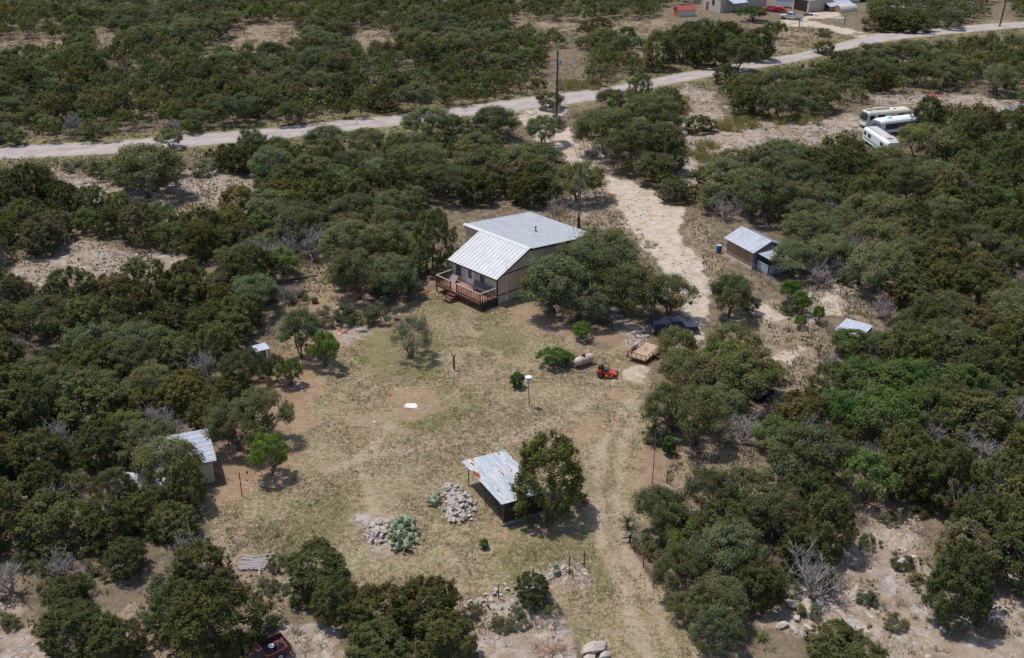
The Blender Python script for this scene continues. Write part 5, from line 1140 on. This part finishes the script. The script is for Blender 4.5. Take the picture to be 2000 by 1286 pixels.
# ------------------------------------------------------------------ the far homestead
def FG(x, y): return G(1280 + x / 4.545, y / 4.545)
def building(name, label, c, rz, L, W, h, rise, wall, roof, n=6, gable='wall', doors=(), wins=(), cat='shed', open_front=False, over=.25):
    """local x along the length from the corner c, y to the back; ridge along x"""
    e = thing(name, label, cat, (c[0], c[1], 0), rz)
    part('wall', MB().prism([(0, -.1), (0, h), (W / 2, h + rise - .04), (W, h), (W, -.1)], 0, L, 'x'), wall, e)
    if gable != 'wall':
        part('gable_end', MB().prism([(.0, -.05), (.0, h), (W / 2, h + rise - .05), (W, h), (W, -.05)], -.03, -.004, 'x'), gable, e)
    for i in range(n):
        w = (L + 2 * over) / n; x0 = -over + i * w
        link('roof_sheet', ribbed(MB(), x0, x0 + w - .005, (-over, h - over * rise / (W / 2)), (W / 2, h + rise), (w * .3, w * .7), rh=.02, rw=.03).mesh('roof_sheet', roof), e)
        link('roof_sheet', ribbed(MB(), x0, x0 + w - .005, (W / 2 + .004, h + rise), (W + over, h - over * rise / (W / 2)), (w * .3, w * .7), rh=.02, rw=.03).mesh('roof_sheet', roof), e)
    for x0, x1, z0, z1, m in doors: part('door', MB().box(x0, x1, -.04, -.004, z0, z1), m, e)
    for x, z, w, hh in wins: window(e, x, z, w, hh, 0)
    return e
rA, rB, rC = FG(150, 150), FG(205, 155), FG(340, 147)
az = math.atan2(rC[1] - rB[1], rC[0] - rB[0])
building('red_roof_shed', 'far cream shed with a red metal roof and orange red end', rB, az, 4.6, 2.6, 1.75, .8, 'cream_wall', 'barn_red', 5, 'barn_orange')
hA, hB, hC = FG(500, 80), FG(575, 115), FG(700, 100)
hz = math.atan2(hC[1] - hB[1], hC[0] - hB[0])
fh = building('far_house', 'cream house with a blue grey porch roof cut by the top edge', hB, hz, 16, 6.5, 3.6, 1.4, 'beige_wall', 'galvanised', 8, 'cream_wall', cat='house')
part('door', MB().box(-.06, -.032, 4.4, 5.3, .1, 2.1), 'barn_red', fh)
f_ = MB().box(-.07, -.032, 2.2, 3.2, 1.5, 2.8); o = part('window', f_, 'weathered_plank', fh); part('pane', MB().box(-.085, -.071, 2.3, 3.1, 1.6, 2.7), 'glass_dark', o)
pr = thing('far_porch', 'lean to porch with a blue grey roof on the far cream house', 'porch', (hB[0], hB[1], 0), hz)
for i in range(5): link('roof_sheet', ribbed(MB(), 2.0 + i * 1.0, 3.0 + i * 1.0 - .01, (-2.6, 2.35), (-.3, 3.1), (.3, .7), rh=.02, rw=.03).mesh('roof_sheet', 'pale_metal'), pr)
for x in (2.2, 4.5, 6.8): link('post', MB().box(x - .06, x + .06, -2.5, -2.38, -.05, 2.34).mesh('post', 'dark_trim'), pr)
gA, gB, gC = FG(1270, 82), FG(1358, 112), FG(1552, 92)
gz = math.atan2(gC[1] - gB[1], gC[0] - gB[0])
gr = building('far_garage', 'tan garage with an open dark bay and a grey metal roof', gB, gz, 8.0, 6.0, 3.0, .9, 'beige_wall', 'galvanised', 7, 'cream_wall', cat='garage')
part('bay_shade_panel', MB().box(-.06, -.032, .6, 5.4, .0, 2.7), 'dark_trim', gr)  # dark sheet stands in for the shaded inside of the open bay
bA = FG(1485, 112)
building('far_blue_shed', 'low shed with a pale blue metal roof beside the far garage', FG(1545, 107), gz - .02, 7.5, 3.6, 1.4, .75, 'weathered_plank', 'pale_metal', 6, 'dark_trim')
qh = thing('hoop_house', 'small rounded cream hoop hut right of the far blue roofed shed', 'hut', tuple(FG(1650, 118)), gz)
arc = [(1.6 * math.cos(w), 1.75 * math.sin(w)) for w in np.linspace(0, math.pi, 13)]
part('shell', MB().prism([(1.6 - x, z) for x, z in arc], 0, 5.5, 'x'), 'cream_wall', qh, smooth=False); part('end_wall', MB().prism([(1.6 - x * .93, z * .93) for x, z in arc], -.03, -.004, 'x'), 'brown_plank', qh)
for k in range(5): link('hoop', MB().tube([(.2 + k * 1.25, 1.6 - x * 1.01, z * 1.01) for x, z in arc], .04, 5).mesh('hoop', 'rv_grey'), qh)
building('far_white_house', 'white building with dark openings cut by the top edge', FG(1665, 30), gz - .1, 12, 6, 3.2, 1.2, 'white_paint', 'galvanised', 6, cat='house', doors=((5.5, 7.6, 0, 2.5, 'dark_trim'), (8.4, 9.6, 0.2, 2.3, 'dark_trim')))
slab_roof_shelter('tin_shelter', 'tiny tin roof among trees right of the far driveway', G(1757, 14, 2), .1, 3.4, 2.4, 2.0, 'pale_metal', 3)
bt = thing('camper', 'white camper with a blue band behind the bright red car', 'camper', tuple(FG(1160, 70)), math.radians(-25))
part('body', MB().prism([(-2.6, .5), (-2.7, 2.2), (-2.2, 2.6), (2.2, 2.6), (2.9, 2.0), (2.6, .5)], -1.1, 1.1, 'y'), 'rv_white', bt); part('band', MB().box(-2.4, 2.4, -1.12, -1.102, 1.6, 2.2), 'pale_metal', bt)
for x in (-1, .2): wheel(bt, x, -1.0, .33, .2)
g1, g2 = FG(1590, 198), FG(1668, 217)
gt = thing('pipe_gate', 'pale steel pipe gate beside the far gravel driveway', 'gate', (g1[0], g1[1], 0), math.atan2(g2[1] - g1[1], g2[0] - g1[0]))
GLn = math.hypot(*(g2 - g1)[:2]); GLn = max(GLn, 3.4)
for z in (.25, .55, .85, 1.15): link('pipe_rail', MB().tube([(0, 0, z), (GLn, 0, z)], .045, 6).mesh('pipe_rail', 'grey_metal'), gt)
for x in (0, GLn / 2, GLn): link('upright', MB().tube([(x, 0, .2), (x, 0, 1.2)], .04, 6).mesh('upright', 'grey_metal'), gt)
link('gate_post', MB().tube([(GLn + .2, 0, -.2), (GLn + .2, 0, 1.9)], .08, 8).mesh('gate_post', 'pole_wood'), gt)
g1 = G(1975, 24); g2 = thing('pipe_gate', 'pale blue pipe gate near the leaning pole in the top right corner', 'gate', (g1[0] - 1.6, g1[1], 0), .1)
for z in (.4, .75, 1.1): link('pipe_rail', MB().tube([(0, 0, z), (3.2, 0, z)], .05, 6).mesh('pipe_rail', 'pale_blue_paint'), g2)
for x in (0, 3.2): link('upright', MB().tube([(x, 0, -.1), (x, 0, 1.2)], .05, 6).mesh('upright', 'pale_blue_paint'), g2)
mg_ = FG(1275, 245); mb_ = thing('mailbox', 'dark post with a small box beside the far gravel driveway', 'mailbox', (mg_[0], mg_[1], 0)); part('post', MB().box(-.08, .08, -.08, .08, -.1, 1.9), 'pole_wood', mb_); part('box', MB().prism([(-.14, 1.91), (-.14, 2.1), (0, 2.2), (.14, 2.1), (.14, 1.91)], -.3, .3, 'y'), 'dark_steel', mb_)
for u, v, m, s in ((1824, 188, 'red_tarp', 'crumpled red tarp on the pale rocky ground at the right'), (1976, 213, 'blue_tarp', 'crumpled blue tarp near the right edge of the rocky clearing')):
    g_ = G(u, v); b = MB()
    V = [(x * .5 + rnd.uniform(-.1, .1), y * .35 + rnd.uniform(-.1, .1), .02 + rnd.uniform(.05, .32) * (abs(x) < 2 and abs(y) < 2)) for y in range(-2, 3) for x in range(-2, 3)]
    b.add(V, [(j * 5 + i, j * 5 + i + 1, j * 5 + i + 6, j * 5 + i + 5) for j in range(4) for i in range(4)]); o = link('tarp', b.mesh('tarp', m), None, (g_[0], g_[1], 0)); tag(o, s, 'tarp')
for u, v, s in ((1588, 30, 'white bag heap on the far gravel yard'), (1578, 31, 'dark bundle on the far gravel yard')):
    g_ = G(u, v); b = MB()
    for k in range(4): b.lathe([(.1, 0), (.35, .1), (.4, .3), (.2, .5), (.03, .55)], 7, c=(k * .55 - .8, rnd.uniform(-.2, .2), 0))
    tag(link('bag_heap', b.mesh('bag_heap', 'white_paint' if 'white' in s else 'dark_fabric'), None, g_), s, 'bags')

# ------------------------------------------------------------------ stones, rock piles, brick edging, stepping stones
def stone_mesh(seed, flat=.7):
    g = np.random.default_rng(seed); import bmesh
    bm = bmesh.new(); bmesh.ops.create_icosphere(bm, subdivisions=1, radius=.5)
    for v in bm.verts:
        v.co *= g.uniform(.72, 1.15); v.co.z *= flat; v.co.x *= 1.25
    m = bpy.data.meshes.new('stone'); bm.to_mesh(m); bm.free(); m.materials.append(MATS['limestone']); return m
STONES = [stone_mesh(i, .45 + .07 * (i % 5)) for i in range(14)]
def pile(name, label, cat, u, v, rx, ry, h, n, smin, smax, steep=1.0):
    g_ = G(u, v); e = thing(name, label, cat, (g_[0], g_[1], 0))
    core = MB(); core.lathe([(.97, -.03), (.8, .25 * h), (.5, .55 * h), (.05, .7 * h)], 12)
    c = part('core', core, 'limestone', e); c.scale = (rx * .85, ry * .85, 1)
    for i in range(n):
        r = math.sqrt(rnd.random()); w = rnd.uniform(0, 6.283); s = rnd.uniform(smin, smax)
        z = h * (1 - r ** 1.6) * rnd.uniform(.6, 1.0)
        link('stone', rnd.choice(STONES), e, (rx * r * math.cos(w), ry * r * math.sin(w), z + s * .12), (rnd.uniform(-.9, .9), rnd.uniform(-.9, .9), rnd.uniform(0, 6.28)), (s, s * rnd.uniform(.7, 1), s * rnd.uniform(.6, 1)))
    return e
pile('rock_pile', 'large heap of pale broken limestone beside the carport', 'rock pile', 899, 993, 1.2, 1.9, .75, 150, .14, .56)
pile('rock_pile', 'smaller grey stone heap just above the large pale one', 'rock pile', 882, 963, .85, 1.0, .7, 70, .13, .48)
pile('rock_pile', 'heap of grey stones against the prickly pear', 'rock pile', 741, 1041, .85, 1.5, .65, 90, .14, .55)
sw = thing('stone_row', 'low broken row of pale stones ending at two bare steel posts', 'stone wall', tuple(G(1010, 1155)))
w0 = G(1010, 1155)
line = [G(*p) for p in ((912, 1186), (950, 1170), (1010, 1148), (1040, 1138), (1075, 1128), (1108, 1112))]
for i in range(130):
    f = rnd.random() * 4.999; k = int(f); p = line[k] + (line[k + 1] - line[k]) * (f - k) + np.array([rnd.gauss(0, .16), rnd.gauss(0, .22), 0]) - w0
    s = rnd.uniform(.16, .42); link('stone', rnd.choice(STONES), sw, (p[0], p[1], s * .2 + rnd.choice((0, 0, .12))), (rnd.uniform(-.5, .5), rnd.uniform(-.5, .5), rnd.uniform(0, 6.28)), (s, s * .8, s * .8))
for (u, v, s, lab) in ((1160, 1272, 1.55, 'big grey boulder at the bottom edge left of the track'), (1182, 1283, .8, 'smaller boulder leaning on the big grey one'), (1150, 1290, .9, 'flat boulder below the big grey one')):
    g_ = G(u, v); o = tag(link('boulder', STONES[int(s * 10) % 14], None, (g_[0], g_[1], s * .2), (.1, .15, .6), (s, s * .75, s * .8)), lab, 'boulder')
RLAB = [(1542, 1182, 1.0, 'loose limestone block at the upper end of the block scatter'), (1575, 1190, 1.3, 'long tilted limestone slab in the block scatter'), (1600, 1180, .9, 'slab nearest the lower grey dead tree'), (1555, 1208, .8, 'grey block in the middle of the block scatter'), (1526, 1225, .9, 'pale block nearest the pale spiky yucca'), (1552, 1232, .7, 'small pale block at the lower end of the block scatter'), (1580, 1228, .75, 'upright pale block in the block scatter'),
        (1842, 1232, .55, 'stone at the foot of the big lone cedar'), (1765, 1100, 1.1, 'white bare rock beside the big lone cedar')]
for (u, v, s, lab) in RLAB:
    g_ = G(u, v); tag(link('limestone_block', rnd.choice(STONES), None, (g_[0], g_[1], s * .15), (rnd.uniform(-.3, .3), rnd.uniform(-.3, .3), rnd.uniform(0, 6)), (s, s * .7, s * .6)), lab, 'rock')
sl = tag(link('concrete_slab', MB().prism([(-.55, -.25), (.3, -.42), (.62, -.1), (.4, .45), (-.4, .4)], 0, .06, 'z').mesh('concrete_slab', 'concrete'), None, tuple(G(802, 794))), 'small white concrete pad beside the reddish bare patch in the lawn', 'pad')
bm_ = MB().box(-.11, .11, -.05, .05, 0, .12).mesh('brick', 'brick_orange')
be = thing('brick_edging', 'low orange brick edging round the garden bed left of the deck', 'edging', tuple(G(672, 668)))
b0 = G(672, 668)
for poly in (((648, 638), (672, 652), (690, 641)), ((706, 634), (718, 629)), ((736, 618), (748, 610), (764, 606)), ((822, 577), (838, 568))):
    pts = [G(*p) for p in poly]
    for a_, b_ in zip(pts[:-1], pts[1:]):
        L = np.hypot(*(b_ - a_)[:2]); n = max(1, int(L / .24))
        for k in range(n):
            for row in (0, .11): q = a_ + (b_ - a_) * ((k + .5) / n) - b0; link('brick', bm_, be, (q[0] + rnd.gauss(0, .015), q[1] + row * 1.0 + rnd.gauss(0, .015), rnd.uniform(-.02, .03)), (0, 0, math.atan2((b_ - a_)[1], (b_ - a_)[0]) + rnd.gauss(0, .1)))
og = G(661, 622); orn = thing('garden_ornament', 'dark upright garden figure with a white top in the brick edged bed', 'ornament', (og[0], og[1], 0)); part('figure', MB().lathe([(.16, 0), (.18, .1), (.13, .4), (.17, .7), (.12, .9), (.05, 1.0)], 10), 'dark_trim', orn); part('head', MB().lathe([(.03, .98), (.11, 1.03), (.12, 1.12), (.07, 1.2), (.01, 1.22)], 10), 'white_paint', orn)
for i, (u, v, lab) in enumerate(((1195, 612, 'topmost'), (1207, 619, 'second'), (1218, 628, 'third'), (1226, 636, 'middle'), (1236, 643, 'fifth'), (1245, 651, 'sixth'), (1254, 658, 'lowest'))):
    g_ = G(u, v); r_ = random.Random(i); poly = [(r_.uniform(.55, .8) * math.cos(w), r_.uniform(.3, .45) * math.sin(w)) for w in np.linspace(0, 5.6, 7)]
    tag(link('flagstone', MB().prism(poly, 0, .12, 'z').mesh('flagstone', 'limestone'), None, (g_[0], g_[1], .02), (0, 0, r_.uniform(-.5, .5))), f'{lab} of seven flat pale stepping stones under the oaks, counted downhill', 'stepping stone', 'stepping stones under the oaks')
pg = G(495, 1102); pl = thing('plank_heap', 'heap of weathered grey planks lying on the grass at the lower left', 'plank heap', (pg[0], pg[1], 0), math.radians(-4))
for i in range(11): link('plank', MB().box(-.95, .95, -.06, .06, 0, .035).mesh('plank', 'grey_wood') if i == 0 else bpy.data.meshes['plank'], pl, (rnd.uniform(-.1, .1), -.6 + i * .125, .10 + .01 * (i % 2)), (0, rnd.uniform(-.02, .02), rnd.gauss(0, .05)), (rnd.uniform(.8, 1.05), 1, 1))
for i, (x, y, r_) in enumerate(((-.4, 0, 1.5), (.35, .1, 1.6), (.9, .1, 1.5), (.5, .75, .4), (.7, -1.0, 1.9), (0, -.7, .1))): link('plank', bpy.data.meshes['plank'], pl, (x, y, .03 if i < 2 else .15), (0, .02, r_), (.75, 1, 1))
lg = G(722, 1060); tag(link('fallen_branch', MB().tube([(-.4, 1.2, .08), (-.3, .5, .06), (.0, 0, .08), (.15, -.6, .05)], [.03, .06, .06, .03], 6).mesh('fallen_branch', 'dead_wood'), None, tuple(lg)), 'curved bare branch lying left of the grey stone heap', 'branch')
lg = G(700, 835); tag(link('fallen_branch', MB().tube([(-1.1, .1, .05), (-.3, .06, .06), (.5, 0, .05), (1.1, -.05, .04)], [.02, .04, .03, .015], 6).mesh('fallen_branch', 'dead_wood'), None, tuple(lg)), 'straight thin branch lying on the left side of the lawn', 'branch')
lg = G(590, 545); tag(link('brush_logs', MB().tube([(-1.6, -.6, .15), (-.2, 0, .2), (1.6, .7, .15)], [.1, .14, .08], 6).tube([(-1.4, -.1, .1), (0, .25, .3), (1.2, .9, .1)], [.06, .09, .05], 6).mesh('brush_logs', 'brush_twig'), None, tuple(lg)), 'grey logs lying at the edge of the clay left of the garden bed', 'logs')
bp = thing('brush_heap', 'reddish heap of cut dry brush at the bottom edge', 'brush heap', tuple(G(1080, 1278)))
for k in range(60):
    a_ = rnd.uniform(0, 6.28); q = Vector((rnd.gauss(0, .55), rnd.gauss(0, .4), rnd.uniform(.02, .35))); dd = Vector((math.cos(a_), math.sin(a_), rnd.uniform(-.2, .4))) * rnd.uniform(.3, .7)
    link('twig', MB().tube([q - dd * .5, q, q + dd * .5], [.012, .02, .008], 4).mesh('twig', simple('dry_brush_red', (.25, .13, .08), .9) if k == 0 else 'dry_brush_red'), bp)

# ------------------------------------------------------------------ prickly pear, yuccas
def pad_mesh():
    b = MB(); n = 10; vs = []
    for s_, y in ((1, .03), (.9, .045), (.9, -.045), (1, -.03)): pass
    prof = [(.06, 0), (.13, .08), (.18, .2), (.17, .32), (.10, .40), (.03, .42)]
    for r, h in prof:
        for k in range(8): w = 2 * math.pi * k / 8; vs.append((r * math.cos(w), .26 * r * math.sin(w), h))
    fs = [(i * 8 + k, i * 8 + (k + 1) % 8, (i + 1) * 8 + (k + 1) % 8, (i + 1) * 8 + k) for i in range(len(prof) - 1) for k in range(8)] + [tuple(range(7, -1, -1)), tuple(40 + k for k in range(8))]
    b.add(vs, fs); return b.mesh('pad', simple('cactus_green', (.29, .34, .21), .6, 0, .2, 4, (.36, .36, .25)), smooth=True)
PAD = pad_mesh()
def prickly(label, u, v, rx, ry, h, n):
    g_ = G(u, v); e = thing('prickly_pear', label, 'cactus', (g_[0], g_[1], 0))
    for i in range(n):
        r = math.sqrt(rnd.random()); w = rnd.uniform(0, 6.283); s = rnd.uniform(.75, 1.2); top = h * math.sqrt(max(.05, 1 - r * r))
        z = top * rnd.uniform(.15, .95)
        link('pad', PAD, e, (rx * r * math.cos(w), ry * r * math.sin(w), z), (rnd.gauss(0, .45) - .5 * r * math.sin(w), rnd.gauss(0, .4) + .5 * r * math.cos(w), rnd.uniform(0, 6.28)), (s, s, s))
prickly('big pale green prickly pear clump in the lower lawn', 788, 1050, .95, 1.9, 1.1, 170)
prickly('small prickly pear beside the two stone heaps', 851, 982, .42, .5, .6, 26)
prickly('tiny prickly pear growing on the stone row', 1086, 1118, .2, .25, .5, 8)
prickly('small grey green prickly pear at the right of the clearing', 1435, 968, .55, .7, .7, 28)
def yucca(label, u, v, s, n=46, mat='yucca_green', h0=.25):
    g_ = G(u, v); e = thing('yucca', label, 'yucca', (g_[0], g_[1], 0)); 
    part('stem', MB().tube([(0, 0, -.1), (0, 0, h0)], [.12, .07], 7), 'bark', e)
    for i in range(n):
        w = rnd.uniform(0, 6.283); el = math.asin(rnd.uniform(-.25, .97)); L = s * rnd.uniform(.75, 1.05)
        d = Vector((math.cos(w) * math.cos(el), math.sin(w) * math.cos(el), math.sin(el))); side = d.cross(Vector((0, 0, 1))).normalized() * .035 * s; p = Vector((0, 0, h0)); dr = Vector((0, 0, -.10 * s))
        b = MB(); b.add([p - side, p + side, p + d * L * .55 + side * .8, p + d * L * .55 - side * .8, p + d * L + dr * .5, p + d * L * .5 - Vector((0, 0, .02))], [(0, 1, 2, 5), (0, 5, 3), (5, 2, 4), (3, 5, 4)]); part('leaf', b, mat, e)
simple('yucca_green', (.10, .12, .06), .6, 0, .2); simple('yucca_pale', (.19, .21, .075), .6, 0, .2); simple('yucca_dark', (.06, .065, .065), .6, 0, .2)
yucca('green upright yucca at the top of the rusty fence', 1226, 1030, .85, 50, 'yucca_green', .45); yucca('dark grey yucca just below the green one', 1230, 1060, .75, 46, 'yucca_dark', .4); yucca('pale yellow green yucca near the limestone blocks', 1489, 1248, .65, 60, 'yucca_pale', .15)

# ------------------------------------------------------------------ ground cover: grass tufts, tall dry grass, loose stones
def tufts(name, pts, hgt_, nb, width, cols, spread, z=0.0):
    """thin blades in clumps; pts (n,2)"""
    g = np.random.default_rng(3); n = len(pts); N = n * nb
    p = np.repeat(pts, nb, 0) + g.normal(size=(N, 2)) * spread
    a = g.uniform(0, 6.283, N); h = hgt_ * g.uniform(.5, 1.2, N); ln = g.uniform(.2, .9, N) * h
    bx, by = np.cos(a), np.sin(a); w = width * g.uniform(.6, 1.3, N)
    V = np.zeros((N, 3, 3)); V[:, 0, 0] = p[:, 0] - by * w; V[:, 0, 1] = p[:, 1] + bx * w; V[:, 1, 0] = p[:, 0] + by * w; V[:, 1, 1] = p[:, 1] - bx * w
    V[:, 2, 0] = p[:, 0] + bx * ln; V[:, 2, 1] = p[:, 1] + by * ln; V[:, 2, 2] = h; V[:, :2, 2] = -.02
    V[:, :, 2] += z
    c = np.array(cols)[g.integers(0, len(cols), n)]; c = np.repeat(c, nb, 0) * g.uniform(.8, 1.2, (N, 1))
    link(name, np_mesh(name, V.reshape(-1, 3), np.arange(N * 3).reshape(-1, 3), ['leaf'], np.repeat(c, 3, 0)), kind='stuff')
def sample_mask(m, n, seed, ymax=300, expo=1.0):
    g = np.random.default_rng(seed); ok = np.where((m > .45) & (GM['dr'] > .4) & (GY > 48) & (GY < ymax) & (np.abs(GX) < GY * .5 + 6))[0]
    # weight by the area each grid point stands for
    wx = np.interp(GX[ok], [-170, -56, -55, 55, 56, 170], [1.3, 1.3, .33, .33, 1.3, 1.3]); wy = np.where(GY[ok] < 135, .33, .83)
    p = wx * wy * m[ok] ** expo; i = g.choice(ok, n, p=p / p.sum()); q = np.stack([GX[i], GY[i]], 1) + g.uniform(-.5, .5, (n, 2)) * np.stack([np.where(np.abs(GX[i]) < 55, .34, 1.3), np.where(GY[i] < 135, .34, .84)], 1); return q
lw = np.maximum(GM['lawn'] - GM['bare'] * .7 - GM['drive'], 0)
q = sample_mask(lw, 36000, 1, 110); keep = vnoise(q[:, 0], q[:, 1], .5, 31) + .7 * vnoise(q[:, 0], q[:, 1], 1.4, 32) > -.7
tufts('lawn_grass', q[keep], .085, 5, .022, [(.155, .16, .06), (.20, .19, .08), (.29, .235, .13), (.33, .26, .155)], .10)
rough = np.clip(GM['op'] + GM['verge'] * .8 + .6 * GM['rock'], 0, 1)
q = sample_mask(rough, 27000, 2); keep = vnoise(q[:, 0], q[:, 1], .4, 33) + .6 * vnoise(q[:, 0], q[:, 1], 1.2, 34) > -.1
tufts('rough_grass', q[keep], .26, 7, .03, [(.20, .185, .08), (.30, .24, .13), (.13, .14, .055), (.33, .27, .17)], .14)
pts = []
for u0, u1, va, vb, n in ((860, 960, 180, 192, 70), (1090, 1170, 158, 178, 90), (610, 720, 205, 215, 40), (1400, 1480, 235, 260, 60), (1340, 1400, 280, 320, 50), (1500, 1600, 225, 245, 40), (730, 830, 400, 450, 60), (1300, 1345, 190, 240, 40), (1120, 1170, 225, 260, 30)):
    for k in range(n): pts.append(G(rnd.uniform(u0, u1), rnd.uniform(va, vb))[:2])
tufts('tall_dry_grass', np.array(pts), 1.0, 26, .05, [(.24, .22, .06), (.17, .20, .055), (.33, .26, .12)], .3)
# loose stones on the stony ground
def scatter_stones(name, q, smin, smax, seed):
    g = np.random.default_rng(seed); n = len(q)
    base = np.array([[1, 0, 0], [.31, .95, 0], [-.81, .59, 0], [-.81, -.59, 0], [.31, -.95, 0], [0, 0, 1.0]]); faces = np.array([[0, 1, 5], [1, 2, 5], [2, 3, 5], [3, 4, 5], [4, 0, 5]])
    s = (smin + (smax - smin) * g.random(n) ** 3); a = g.uniform(0, 6.283, n); ca, sa = np.cos(a), np.sin(a)
    b = base[None] * (1 + g.uniform(-.35, .35, (n, 6, 1))); b[:, :, 2] *= .55; b[:, :, 1] *= .7; b[:, :5, 2] += g.uniform(0, .25, (n, 5)); b *= s[:, None, None]
    V = np.stack([b[..., 0] * ca[:, None] - b[..., 1] * sa[:, None] + q[:, :1], b[..., 0] * sa[:, None] + b[..., 1] * ca[:, None] + q[:, 1:], b[..., 2] - .01], -1)
    F = (faces[None] + (np.arange(n) * 6)[:, None, None]).reshape(-1, 3)
    c = np.array([(.40, .35, .31), (.48, .41, .35), (.31, .28, .265), (.42, .33, .25)])[g.integers(0, 4, n)] * g.uniform(.75, 1.15, (n, 1))
    link(name, np_mesh(name, V.reshape(-1, 3), F, ['scatter_stone'], np.repeat(c, 6, 0)), kind='stuff')
rq = sample_mask(GM['rock'], 22000, 4); rq = rq[vnoise(rq[:, 0], rq[:, 1], .35, 41) + .6 * vnoise(rq[:, 0], rq[:, 1], 1.0, 42) > .0]
scatter_stones('loose_stones', np.concatenate([rq, sample_mask(np.clip(GM['drive'] + .4 * GM['bare'] + .25 * GM['lawn'], 0, 1), 900, 6, 135)]), .03, .24, 9)
# ground litter between the wild trees: dry stalks and weeds
wild = np.clip(1 - GM['lawn'] - GM['drive'] - GM['rock'] * .6 - GM['bare'], 0, 1)
q = sample_mask(wild, 24000, 8, 220)
tufts('woodland_weeds', q, .34, 4, .045, [(.12, .125, .05), (.22, .17, .10), (.28, .22, .14), (.09, .105, .04)], .16)
